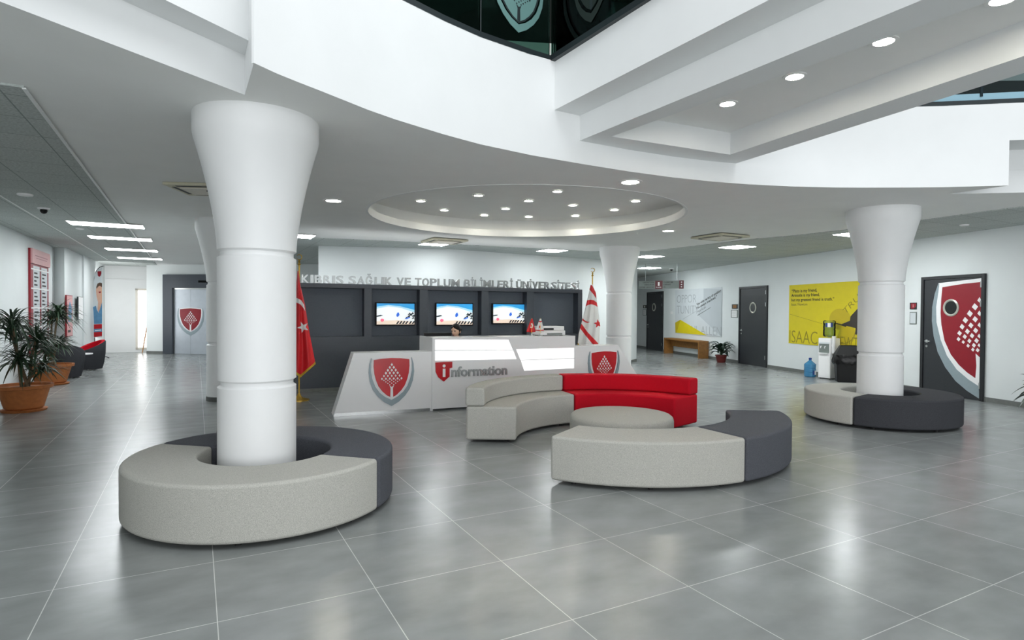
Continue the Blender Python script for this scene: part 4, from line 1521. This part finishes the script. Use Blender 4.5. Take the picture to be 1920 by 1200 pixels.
# ---------------------------------------------------------------- water dispenser, bottles, bin
wp = G(1552, 713)
wa, wb_ = G(1533, 709), G(1566, 713)
mw = frame(wa.xy, wb_.xy)
wdw = .33
t = thing('water_dispenser', 'white floor standing water dispenser before the yellow poster', 'water dispenser', world=mw)
wh = LOC(mw, 1547, 634)[1]
B().box(0, wdw, .02, wh, -.34, 0).build('cabinet', 'gloss_white', t, bevel=.02, seg=3)
B().box(.03, wdw - .03, wh * .64, wh * .86, -.0, .006).build('tap_recess', 'sign_grey', t)
B().box(.02, wdw - .02, wh * .86, wh * .9, 0, .012).build('top_lip', 'poster_grey', t, bevel=.003, seg=1)
for xx in (.1, .21):
    B().tube([(xx, wh * .80, .0), (xx, wh * .80, .035), (xx, wh * .75, .04)], .011, n=8).build('tap', 'pale', t, smooth=40)
B().box(.05, wdw - .05, wh * .62, wh * .64, .0, .05).build('drip_tray', 'pale', t)
B().box(.03, wdw - .03, .08, wh * .55, 0, .004).build('door_panel', 'pale', t)
for xx in (.04, wdw - .04):
    for zz_ in (-.3, -.04):
        B().lathe([(.018, 0), (.018, .022)], (xx, 0, zz_), n=10, axis='Y').build('foot', 'rubber', t)
cu = B().lathe([(.012, wh * .62), (.032, wh * .63), (.038, wh * .66), (.042, wh + .02), (.046, wh + .03), (.046, wh + .05), (0, wh + .055)], (wdw + .05, 0, -.06), n=20, axis='Y')
cu.build('cup_dispenser', 'pale', t, smooth=35)
B().box(wdw - .005, wdw + .02, wh * .8, wh * .85, -.08, -.04).build('cup_bracket', 'pale', t)


def bottle(label, m_, flip, parts):
    t = thing('water_bottle', label, 'bottle', world=m_, group='large water bottles')
    rr = .135
    if flip:
        prof = [(.03, 0.0), (.03, .02), (rr * .8, .03), (rr, .06), (rr, .2), (rr - .008, .21), (rr, .22), (rr, .3), (rr - .008, .31), (rr, .32), (rr, .40), (rr - .02, .42), (0, .42)]
    else:
        prof = [(rr - .02, 0), (rr, .02), (rr, .1), (rr - .008, .11), (rr, .12), (rr, .2), (rr - .008, .21), (rr, .22), (rr, .31), (.06, .375), (.03, .4), (.03, .44)]
    B().lathe(prof, n=36, axis='Y').build('shell', parts[0], t, smooth=35)
    if not flip:
        B().lathe([(.034, .42), (.036, .465), (0, .47)], n=20, axis='Y').build('cap', 'label', t, smooth=35)
        B().lathe([(rr - .03, .015), (rr - .012, .03), (rr - .012, .17), (0, .17)], n=30, axis='Y').build('water', 'bluewater2', t, smooth=35)
        lb = [(rr + .002, .06), (rr + .002, .16)]
    else:
        B().lathe([(.02, .035), (rr - .012, .07), (rr - .012, .36), (0, .36)], n=30, axis='Y').build('water', 'bottle', t, smooth=35)
        lb = [(rr + .002, .26), (rr + .002, .36)]
    b = B()
    n = 10
    for r_, h_ in lb:
        for i in range(n + 1):
            a = R(20) + R(70) * i / n
            b.v.append((r_ * math.cos(a), h_, r_ * math.sin(a)))
    for i in range(n):
        b.f.append((i, i + 1, n + 2 + i, n + 1 + i))
        b.mi.append(1 if 3 <= i <= 6 else 0)
    b.build('label_band', ['label', 'pale'], t, smooth=60)
    return t


bottle('upturned pale water bottle standing on the dispenser', mw @ Matrix.Translation((wdw / 2, wh + .001, -.17)), True, ['bottle'])
bq = G(1522.5, 707)
bottle('blue water bottle standing on the floor beside the dispenser', Matrix.Translation((bq.x, bq.y + .1, 0)) @ Matrix.Rotation(R(90), 4, 'X'), False, ['bluewater'])
bn0, bn1 = G(1572, 716), G(1613, 716)
bnx = (bn0.x + bn1.x) / 2 - .07
bny = bn0.y + .03
t = thing('waste_bin', 'tall black waste bin with a hanging black bag beside the dispenser', 'bin', (bnx, bny, 0), rz=R(-20))
B().hexa([(-.20, -.17, 0), (.20, -.17, 0), (.20, .17, 0), (-.20, .17, 0)], [(-.23, -.19, .52), (.23, -.19, .52), (.23, .19, .52), (-.23, .19, .52)]).build('body', 'black', t, bevel=.02, seg=2)
B().hexa([(-.25, -.21, .6), (.25, -.21, .6), (.25, .21, .6), (-.25, .21, .6)], [(-.13, -.09, .84), (.22, -.16, .84), (.22, .16, .84), (-.13, .09, .84)]).build('swing_lid', 'black', t, bevel=.02, seg=2)
b = B()
rnd = random.Random(4)
n = 40
rows = [(1.0, .64), (1.08, .6), (1.14, .54), (1.16, .47), (1.12, .42), (1.04, .44)]
for k, (s_, z_) in enumerate(rows):
    for i in range(n):
        a = 2 * math.pi * i / n
        cc, ss = math.cos(a), math.sin(a)
        q_ = (abs(cc) ** 5 + abs(ss) ** 5) ** (-.2)
        j_ = 1 + .045 * math.sin(i * 2.7 + k) + rnd.uniform(-.02, .02)
        b.v.append((.235 * cc * q_ * s_ * j_, .195 * ss * q_ * s_ * j_, z_ + .03 * math.sin(i * 1.9) * (k > 1)))
for k in range(len(rows) - 1):
    for i in range(n):
        b.f.append((k * n + i, k * n + (i + 1) % n, (k + 1) * n + (i + 1) % n, (k + 1) * n + i))
        b.mi.append(0)
b.build('bin_bag', 'bag', t, smooth=70)

# ================================================================ left corridor: boards, banner, chairs, lift
WL0, WL1 = near_end, stp
ml = frame(near_end, stp, 0, .004)


def wl_pt(px, py):
    return LOC(ml, px, py, .02)


bx0, _ = wl_pt(55.5, 540)
bx1, _ = wl_pt(89, 540)
bt0, bt1 = wl_pt(57, 464.5)[1], wl_pt(90, 478)[1]
bt = (bt0 + bt1) / 2
t = thing('directory_board', 'tall dark red directory board with two columns of name strips', 'notice board', world=ml @ Matrix.Translation((bx0, .55, 0)))
bwid = bx1 - bx0
bh_ = bt - .55
B().box(0, bwid, 0, bh_, 0, .04).build('board', 'darkred', t)
B().prism([(0, bh_ - .32), (bwid, bh_ - .32), (bwid + .05, bh_ - .25), (bwid + .05, bh_ - .06), (bwid, bh_), (0, bh_)], .04, .07).build('header_panel', 'pinkprint', t)
B().box(bwid * .15, bwid * .85, bh_ - .15, bh_ - .13, .07, .071).box(bwid * .2, bwid * .8, bh_ - .2, bh_ - .185, .07, .071).build('header_print', 'darkred', t)
for k, xx in enumerate((.12, .56)):
    b = B().box(bwid * xx, bwid * (xx + .34), .06, bh_ - .36, .04, .046)
    cpl = b.build('strip_column', 'poster_grey', t)
    l = B()
    for i in range(18):
        yy = bh_ - .45 - i * .085
        if yy > .1:
            l.box(bwid * (xx + .04), bwid * (xx + .16 + .1 * ((i * 7 + k) % 3) / 2), yy, yy + .035, .0465, .048)
    l.build('name_strips', 'ink', cpl)
gl_ = B()
for i in range(5):
    yy = bh_ - .45 - i * .42
    if yy > .05:
        gl_.box(0, bwid, yy, yy + .03, .046, .049)
gl_.build('divider_lines', 'pale', t)

mlf = frame(p3, p3 + UD * 6, 0, .004)


def side_poster(label, xa, xb, ya, yb, kind):
    x0, y1 = LOC(mlf, xa, ya, .02)
    x1, y0 = LOC(mlf, xb, yb, .02)
    y0 = LOC(mlf, xa, yb, .02)[1]
    t = thing('wall_poster', label, 'poster', world=mlf @ Matrix.Translation((x0, y0, 0)))
    a, h = x1 - x0, y1 - y0
    B().box(0, a, 0, h, 0, .03).build('board', kind[0], t)
    B().box(a * .05, a * .95, h * .02, h * .98, .03, .034).build('sheet', kind[1], t)
    if kind[2]:
        B().prism([(a * .2, h * .35), (a * .75, h * .35), (a * .8, h * .7), (a * .5, h * .85), (a * .25, h * .7)], .034, .037).build('picture', kind[2], t)
        B().box(a * .15, a * .6, h * .1, h * .16, .034, .037).build('caption', 'ink', t)
    return t


side_poster('narrow pink and blue framed poster past the directory board', 124, 135.5, 553, 632, ('darkred', 'pinkprint', 'blue'))
side_poster('pale narrow framed poster nearest to the feather banner', 146, 155, 556, 600, ('channel', 'pale', None))

# feather banner
fb = G(177, 672)
t = thing('feather_banner', 'tall feather banner with a smiling person in blue at the corridor end', 'banner', (fb.x, fb.y, 0))
mt_ = thing_m = Matrix.Translation((fb.x, fb.y, 0)) @ frame((0, 0), (1, -.0))
mi = frame(fb.xy, fb.xy + Vector((1, 0)))


def fq(X, Y):
    """point read off the enlarged banner (6 px for 1, from 160,480)"""
    q_ = LOC(mi, 160 + X / 6.0, 480 + Y / 6.0)
    return q_


def fprism(pts, z0, z1, nm, m_, par):
    b = B()
    pl = [fq(*p) for p in pts]
    a = sum(p[0] * q[1] - q[0] * p[1] for p, q in zip(pl, pl[1:] + pl[:1]))
    if a < 0:
        pl = pl[::-1]
    b.hexa([(x, -z0, y) for x, y in pl], [(x, -z1, y) for x, y in pl])
    return b.build(nm, m_, par)


pole = [fq(105, 1150), fq(100, 900), fq(92, 500), (fq(98, 250)), fq(118, 170), fq(155, 128), fq(200, 112)]
B().tube([(x, .012, y) for x, y in pole], .012, n=8).build('pole', 'channel', t, smooth=40)
cl2 = fprism([(98, 915), (90, 560), (95, 300), (108, 210), (135, 155), (188, 125), (190, 300), (188, 915)], 0, .006, 'cloth', 'poster_grey', t)
fprism([(138, 172), (182, 170), (182, 200), (170, 228), (158, 235), (142, 222)], .0062, .008, 'crest_print', 'darkred', cl2)
fprism([(122, 560), (130, 600), (150, 640), (172, 560), (190, 520), (190, 760), (100, 765), (94, 620), (88, 575)], .0062, .0075, 'blue_tunic_print', 'blue', cl2)
fprism([(128, 340), (150, 330), (188, 345), (190, 520), (165, 600), (148, 640), (140, 600), (145, 520), (128, 450), (122, 390)], .0077, .009, 'face_print', 'rose', cl2)
fprism([(125, 350), (140, 310), (165, 298), (190, 305), (190, 350), (165, 335), (145, 345), (130, 370)], .0092, .0105, 'hair_print', 'brownprint', cl2)
fprism([(150, 402), (178, 398), (174, 416), (160, 418)], .0092, .0105, 'mouth_print', 'darkred', cl2)
fprism([(98, 770), (190, 765), (190, 815), (98, 822)], .0077, .009, 'red_band_print', 'red', cl2)
fprism([(98, 822), (190, 815), (190, 850), (98, 858)], .0077, .009, 'blue_band_print', 'blue', cl2)
fprism([(98, 858), (190, 850), (190, 900), (98, 912)], .0077, .009, 'pink_band_print', 'red', cl2)
fprism([(110, 835), (180, 828), (180, 838), (110, 846)], .0092, .0105, 'white_line_print', 'pale', cl2)
B().lathe([(.05, 0), (.05, .03), (.03, .06), (.03, .22), (.018, .24)], n=16).build('foot_socket', 'black', t, smooth=40)
lg_ = B()
for a_ in (10, 130, 250):
    lg_.tube([(0, 0, .12), (.22 * math.cos(R(a_)), .22 * math.sin(R(a_)), .10), (.42 * math.cos(R(a_)), .42 * math.sin(R(a_)), .012)], .012, n=6)
lg_.build('tripod_feet', 'black', t, smooth=40)

# lift with dark portal, and stick by the window
mlft = frame(e0, e0 + ed, 0, .005)


def lq(px, py, o=.0):
    return LOC(mlft, px, py, o)


px0, pz1 = lq(309.5, 515)
ix0, iz1 = lq(327, 540)
pr_ = lq(424, 515)[0]
ir_ = pr_ - (ix0 - px0)
d4 = thing('door_4', None, None, world=mlft)
structure(d4, 'steel lift door with a red crest inside a dark portal')
B().box(px0, ix0, 0, pz1, 0, .12).box(ir_, pr_, 0, pz1, 0, .12).box(ix0, ir_, iz1, pz1, 0, .12).build('door_portal', 'navy', d4)
B().box(ix0, ix0 + .04, 0, iz1, 0, .05).box(ir_ - .04, ir_, 0, iz1, 0, .05).box(ix0 + .04, ir_ - .04, iz1 - .05, iz1, 0, .05).build('door_jamb', 'chrome', d4)
mx_ = lq(358.3, 600)[0]
for xa, xb in ((ix0 + .04, mx_ - .003), (mx_ + .003, ir_ - .04)):
    B().box(xa, xb, .01, iz1 - .05, .0, .02).build('sliding_panel', 'steeldoor', d4)
ea, eb_ = lq(333, 600)[0], lq(383.5, 600)[0]
et_ = lq(358, 577)[1]
emblem(d4, (ea + eb_) / 2, et_, eb_ - ea, (et_ - lq(358, 629.5)[1]) / 1.09, z=.0205, d=.006, mats=('greysil', 'pale', 'darkred', 'pale'))
sb, stp_ = G(275, 661.5), AT(270, 613, G(275, 662).y - .1)
t = tag(B().tube([(sb.x, sb.y - .25, .012), (stp_.x, sb.y - .06, stp_.z)], .018, n=8).build('wooden_stick', 'stick', smooth=40), 'pale wooden stick leaning by the bright end window', 'stick')


# tub armchairs and little table
def tub_chair(label, x, y, rz):
    t = thing('tub_armchair', label, 'armchair', (x, y, 0), rz, group='dark and red tub armchairs')
    t.scale = (.88, .88, .95)
    # wrapping shell: profile around the back, higher at the back than at the arms
    n = 40
    out, inn, seat = [], [], []
    b = B()
    vs = []
    for i in range(n + 1):
        a = R(-145 + 290 * i / n)            # 0 = back
        k = math.cos(a / 2) ** 2
        top = .50 + .30 * k
        ro, ri = .36, .27
        cx, cy = -math.cos(a), math.sin(a)
        for r_, z in ((ro * .80, .03), (ro * .93, .2), (ro * 1.02, .45), (ro * 1.04, top - .03), (ro * .98, top), (ri * 1.02, top - .02), (ri, .42), (ri * .98, .36)):
            vs.append((cx * r_, cy * r_ * 1.05, z))
    fs, mi_ = [], []
    m_ = 8
    for i in range(n):
        for j in range(m_ - 1):
            b.f.append((i * m_ + j, (i + 1) * m_ + j, (i + 1) * m_ + j + 1, i * m_ + j + 1))
            b.mi.append(0 if j < 4 else 1)
    b.v = vs
    b.f.append(tuple(range(m_)))
    b.mi.append(0)
    b.f.append(tuple(n * m_ + j for j in range(m_ - 1, -1, -1)))
    b.mi.append(0)
    b.build('shell', ['black_fabric', 'red_fabric'], t, smooth=50)
    B().lathe([(.27, .30), (.29, .34), (.29, .38), (.26, .42), (0, .43)], (.04, 0, 0), n=36).build('seat_cushion', 'red_fabric', t, smooth=50)
    B().lathe([(.24, .03), (.27, .12), (.29, .30)], (.03, 0, 0), n=36).build('base', 'black_fabric', t, smooth=50)
    for k in range(4):
        B().lathe([(.02, 0), (.024, .035)], (.17 * math.cos(k * 1.57 + .78) + .02, .17 * math.sin(k * 1.57 + .78), 0), n=10).build('foot', 'chrome', t, smooth=40)
    return t


ca, cb_ = G(122, 712), G(150, 697)
tub_chair('near dark tub armchair with red lining behind the tan plant pot', ca.x - .22, ca.y + .34, R(115))
tub_chair('farther dark tub armchair with red lining, turned toward the posters on the wall', cb_.x - .10, cb_.y + .50, R(236))
tb0 = G(142, 706)
t = thing('side_table', 'small round white table on a chrome stem between the armchairs', 'table', (tb0.x + .05, tb0.y + .08, 0))
B().lathe([(.0, .5), (.23, .5), (.24, .51), (.24, .525), (0, .53)], n=40).build('top', 'gloss_white', t, smooth=40)
B().tube([(0, 0, .02), (0, 0, .5)], .018, n=12).build('stem', 'chrome', t, smooth=40)
B().lathe([(.17, 0), (.17, .012), (.03, .03)], n=32).build('base', 'chrome', t, smooth=40)


# ================================================================ ceiling fittings
def downlight(label, p, r, group, z, kind='downlight'):
    t = thing('ceiling_spotlight', label, 'ceiling light', (p.x, p.y, z), group=group)
    B().lathe([(r * .8, -.004), (r * .82, -.008), (r * 1.12, -.006), (r * 1.14, 0.004), (r * .8, .004)], n=32, cap=False).build('rim', 'trim', t, smooth=40)
    B().lathe([(r * .82, -.003), (0, -.003)], n=32).build('diffuser', 'lamp', t)
    return t


sp = [((1045, 358.5), 'round dish spotlight nearest the bridge'), ((897, 366), 'round dish spotlight in the front row toward the big column'), ((789, 376.5), 'round dish spotlight closest to the big column'), ((991, 376), 'round dish spotlight in front of the middle'),
      ((1192, 376.5), 'round dish spotlight closest to the lounge side rim'), ((1074, 384.5), 'round dish spotlight between the middle and the lounge side'), ((833, 393.5), 'round dish spotlight second from the big column'), ((948, 391), 'round dish spotlight just short of the middle'),
      ((1152, 393), 'round dish spotlight second from the lounge side rim'), ((908, 403), 'round dish spotlight in the back row toward the big column'), ((991, 406), 'round dish spotlight in the middle of the back row'), ((1079, 404), 'round dish spotlight in the back row toward the flags')]
for (x, y), lab in sp:
    downlight(lab, G(x, y, ZC + .355), .085, 'spotlights in the round ceiling dish', ZC + .352)
for (x, y), lab in (((625, 376), 'flat round ceiling light by the top of the big front column'), ((1182, 341), 'flat round ceiling light just under the curved gallery edge'), ((1253, 432.5), 'flat round ceiling light near the round dish and the air vent')):
    downlight(lab, G(x, y, ZC), .125, 'round lights in the plain ceiling', ZC - .001)
for (x, y), lab in (((1364, 194), 'bridge ceiling light nearest the gallery edge'), ((1490, 143), 'second bridge ceiling light from the gallery edge'), ((1657, 77), 'third bridge ceiling light from the gallery edge'), ((1880, -2), 'bridge ceiling light cut by the top of the picture')):
    downlight(lab, G(x, y, ZK), .085, 'lights under the bridge', ZK - .001)


def led_panel(label, px, py, rz, z, group, sx=.6, sy=.6, m='panel'):
    p = G(px, py, z)
    t = thing('led_ceiling_panel', label, 'ceiling light', (p.x, p.y, z), rz, group=group)
    B().box(-sx / 2, sx / 2, -sy / 2, sy / 2, -.006, .004).build('frame', 'trim', t)
    B().box(-sx / 2 + .015, sx / 2 - .015, -sy / 2 + .015, sy / 2 - .015, -.009, -.006).build('diffuser', m, t)
    return t


CG = 'square panels in the corridor ceiling'
for (x, y), lab in (((201, 421.5), 'corridor ceiling panel nearest the lounge'), ((227, 447), 'second corridor ceiling panel from the lounge'), ((247.5, 468.5), 'third corridor ceiling panel from the lounge'), ((263, 484.5), 'corridor ceiling panel nearest the bright end window')):
    led_panel(lab, x, y, YAW, ZC - .017, CG, sx=1.15, sy=.55, m='panel_soft')
HG = 'square panels in the hall ceiling'
for (x, y), lab in (((815, 457.5), 'square ceiling panel by the vent above the partition'), ((1035, 470), 'square ceiling panel above the flags end of the partition'), ((1382, 463), 'square ceiling panel above the grey poster'), ((1217, 481), 'square ceiling panel in the doors corridor, the nearer one'),
                    ((1217, 502.5), 'square ceiling panel in the doors corridor, the farther one'), ((1606, 438.5), 'square ceiling panel half hidden by the far ring bench column'), ((560, 442.5), 'square ceiling panel peeping out behind the big front column')):
    led_panel(lab, x, y, YAW, ZC - .014, HG, m='panel_soft' if 'partition' in lab else 'panel')


def vent(label, px, py, s_=.8, cable=False, rz=YAW):
    p = G(px, py, ZC)
    t = thing('air_cassette', label, 'air conditioner', (p.x, p.y, ZC - (0 if cable else .013)), rz, group='ceiling air units')
    B().box(-s_ / 2, s_ / 2, -s_ / 2, s_ / 2, -.035, .0).build('housing', 'beige', t, bevel=.012, seg=2)
    B().box(-s_ * .3, s_ * .3, -s_ * .3, s_ * .3, -.05, -.035).build('grille', 'cream', t, bevel=.005, seg=2)
    for a in range(4):
        m_ = Matrix.Rotation(a * math.pi / 2, 4, 'Z')
        pts = [(-s_ * .32, s_ * .36), (s_ * .32, s_ * .36), (s_ * .32, s_ * .42), (-s_ * .32, s_ * .42)]
        pts = [(m_ @ Vector((x, y, 0)))[:2] for x, y in pts]
        B().prism(pts, -.038, -.034).build('air_slot', 'black', t)
    if cable:
        B().tube([(s_ * .1, -.1, -.05), (s_ * .3, -.25, -.06), (s_ * .45, -.3, -.12), (s_ * .38, -.35, -.2), (s_ * .28, -.3, -.14), (s_ * .42, -.25, -.07), (s_ * .75, -.1, -.06)], .012, n=8).build('cable', 'black', t, smooth=60)
    return t


vent('ceiling air unit above the partition by the round dish', 833, 450)
vent('ceiling air unit near the grey poster and far column', 1350, 442)
vent('ceiling air unit with a loose black cable behind the front column', 384, 353, .7, cable=True, rz=R(5))


def dome(name, label, cat, px, py, r, dark):
    p = G(px, py, ZC - .015)
    t = thing(name, label, cat, (p.x, p.y, ZC - .015))
    B().lathe([(r, 0), (r * .95, -.02), (r * .6, -.025)], n=20).build('mount', 'pale', t, smooth=40)
    if dark:
        B().ball((0, 0, -.04), r * .6, k=0).build('lens_dome', 'black', t, smooth=60)
    return t


dome('security_camera', 'small white ceiling camera with a black lens in the corridor ceiling', 'camera', 82, 390, .08, True)
dome('security_camera', 'small ceiling camera over the grey poster corridor', 'camera', 1259, 503.5, .08, True)
dome('smoke_detector', 'flat smoke detector in the corridor ceiling by the picture edge', 'smoke detector', 47, 364, .09, False)
dome('smoke_detector', 'white smoke detector in the ceiling before the corridor panels', 'smoke detector', 150, 428, .07, False)
dome('smoke_detector', 'white smoke detector in the ceiling over the red crest door', 'smoke detector', 1808, 421, .07, False)
vb = AT(380, 528, CB[1] - .05)
t = thing('column_bracket', 'small black bracket on the column behind the big front column', 'bracket', (CB[0] - .31, CB[1] - .08, vb.z))  # plain black bracket, carries no lamp
B().box(-.11, .03, -.03, .03, -.02, .02).build('arm', 'black', t, bevel=.004, seg=1)

# ================================================================ the receptionist
hd = AT(856, 620, 10.42)
t = thing('person', 'person with dark tied hair looking down behind the white desk', 'person', (hd.x, hd.y, 0), rz=R(-28))
# local: faces -y, head tips forward
HZ = hd.z
jt = {'pelvis': (0, .06, .52), 'belly': (0, .04, .68), 'chest': (0, .02, .86), 'neck0': (0, 0, 1.0), 'neck1': (0, -.015, HZ - .07)}
me = bpy.data.meshes.new('body')
V, E_, RD = [], [], []


def node(p, r, parent=None):
    V.append(p)
    RD.append(r)
    if parent is not None:
        E_.append((parent, len(V) - 1))
    return len(V) - 1


pv = node((0, .06, .50), .15)
be = node((0, .05, .66), .125, pv)
ch = node((0, .03, .82), .135, be)
sh = node((0, .02, HZ - .25), .10, ch)
n0 = node((0, .01, HZ - .165), .05, sh)
n1 = node((0, -.005, HZ - .09), .045, n0)
for s_ in (-1, 1):
    a = node((s_ * .165, .02, HZ - .265), .058, sh)
    b_ = node((s_ * .21, -.03, HZ - .50), .046, a)
    c_ = node((s_ * .15, -.25, .79), .036, b_)
    d_ = node((s_ * .12, -.33, .785), .028, c_)
    h_ = node((s_ * .09, -.09, .48), .095, pv)
    k_ = node((s_ * .11, -.40, .48), .07, h_)
    f_ = node((s_ * .11, -.42, .10), .045, k_)
    g_ = node((s_ * .11, -.55, .045), .036, f_)
me.from_pydata(V, E_, [])
body = bpy.data.objects.new('body', me)
col.objects.link(body)
body.parent = t
md = body.modifiers.new('skin', 'SKIN')
for i, v in enumerate(me.skin_vertices[0].data):
    v.radius = (RD[i], RD[i] * (.8 if i in (pv, be, ch, sh) else 1))
    v.use_root = (i == pv)
md.use_smooth_shade = True
sb_ = body.modifiers.new('sub', 'SUBSURF')
sb_.levels = sb_.render_levels = 2
me.materials.append(M['shirt'])
# hands: palm and five fingers
for s_ in (-1, 1):
    hb = B().ball((s_ * .118, -.375, .785), .036, .05, .016, n=14, m=10)
    for k, (dx, ln_) in enumerate(((-.027, .062), (-.009, .072), (.009, .068), (.027, .052))):
        x = s_ * .118 + dx
        hb.tube([(x, -.405, .785), (x, -.405 - ln_ * .5, .788), (x, -.405 - ln_ * .85, .776), (x, -.405 - ln_, .766)], [.0095, .009, .008, .005], n=8)
    x = s_ * .118 - s_ * .03
    hb.tube([(x, -.355, .783), (x - s_ * .022, -.385, .78), (x - s_ * .026, -.415, .772)], [.011, .0095, .006], n=8)
    hb.build('hand', 'skin', t, smooth=80)
# head
hm = Matrix.Translation((0, -.02, HZ)) @ Matrix.Rotation(R(-10), 4, 'X').inverted()
hv, hf = B().ball((0, 0, 0), 1, n=40, m=30).v, None
hb = B().ball((0, 0, 0), 1, n=40, m=30)


def face(p):
    x, y, z = p
    X, Y, Z = x * .074, y * .092, z * .112
    if z < 0:
        X *= 1 - .34 * (-z) ** 1.5
        if y < 0:
            Y *= 1 - .05 * (-z)
        else:
            Y *= 1 - .35 * (-z)
    if y < -.2:
        nose = math.exp(-((x) / .14) ** 2) * math.exp(-((z + .22) / .16) ** 2)
        bridge = math.exp(-((x) / .10) ** 2) * math.exp(-((z + .02) / .2) ** 2)
        sock = sum(math.exp(-((x - s * .42) / .2) ** 2) * math.exp(-((z - .03) / .12) ** 2) for s in (-1, 1))
        brow = math.exp(-((z - .2) / .1) ** 2) * .3
        lip = math.exp(-(x / .24) ** 2) * (math.exp(-((z + .5) / .06) ** 2) + math.exp(-((z + .61) / .06) ** 2))
        chin = math.exp(-(x / .3) ** 2) * math.exp(-((z + .88) / .16) ** 2)
        Y -= .022 * nose + .010 * bridge - .010 * sock + .006 * brow + .005 * lip + .009 * chin
    return (X, Y, Z)


hb.v = [tuple(hm @ Vector(face(p))) for p in hb.v]
for s_ in (-1, 1):
    e = B().ball((0, 0, 0), .012, .02, .032, n=14, m=10)
    hb.add([tuple(hm @ (Vector((s_ * .074, .012, -.012)) + Vector(v))) for v in e.v], e.f)
hb.tube([tuple(hm @ Vector((0, .02, -.06))), (0, 0, HZ - .16)], .045, n=16)
hd_o = hb.build('head', 'skin', t, smooth=80)
ev = B()
for s_ in (-1, 1):
    e = B().ball((0, 0, 0), .0125, .008, .006, n=12, m=8)
    ev.add([tuple(hm @ (Vector((s_ * .031, -.079, .002)) + Vector(v))) for v in e.v], e.f)
    ev.add([tuple(hm @ Vector(p)) for p in [(s_ * .014, -.088, .02), (s_ * .032, -.088, .026), (s_ * .05, -.078, .02), (s_ * .05, -.08, .016), (s_ * .032, -.091, .021), (s_ * .014, -.091, .016)]], [(0, 1, 4, 5), (1, 2, 3, 4)])
ev.build('eyes', 'eye', hd_o, smooth=60)
lp = B().ball((0, 0, 0), .021, .007, .008, n=14, m=8)
lp.v = [tuple(hm @ (Vector((0, -.088, -.061)) + Vector(v))) for v in lp.v]
lp.build('mouth', 'lips', hd_o, smooth=60)
hr = B().ball((0, 0, 0), 1, n=40, m=26)
keep_v = []
for p in hr.v:
    x, y, z = p
    X, Y, Z = x * .086, y * .104 + .006, z * .124 + .006
    front = -y
    if front > .2:                                   # hairline, swept to the sides
        lim = .62 - .5 * abs(x)
        if z < lim:
            Y = Y + .055 * min(1, (lim - z) / .25) * min(1, (front - .2) / .3)
            X *= .86
    if z < -.3:
        X *= .8
        Y = max(Y, .0) if front > -.1 else Y
    keep_v.append(tuple(hm @ Vector((X, Y, Z))))
hr.v = keep_v
bu = B().ball((0, 0, 0), .045, n=18, m=12)
hr.add([tuple(hm @ (Vector((0, .115, .0)) + Vector(v))) for v in bu.v], bu.f)
hr.build('hair', 'hair', t, smooth=80)
# office chair under her
t = thing('office_chair', 'dark office chair under the seated person behind the desk', 'chair', (hd.x, hd.y, 0), rz=R(-28))
B().box(-.24, .24, -.24, .26, .36, .42).build('seat', 'black_fabric', t, bevel=.03, seg=3)
B().box(-.22, .22, .29, .34, .45, .84).build('backrest', 'black_fabric', t, bevel=.02, seg=3)
B().tube([(0, .05, .08), (0, .05, .37)], .03, n=12).build('gas_lift', 'black', t, smooth=40)
B().tube([(0, .2, .38), (0, .33, .44), (0, .345, .55)], .02, n=8).build('back_support', 'black', t, smooth=40)
for k in range(5):
    a = 2 * math.pi * k / 5
    B().tube([(0, .05, .09), (.28 * math.cos(a), .05 + .28 * math.sin(a), .05), (.28 * math.cos(a), .05 + .28 * math.sin(a), .0)], .022, n=8).build('leg', 'black', t, smooth=40)
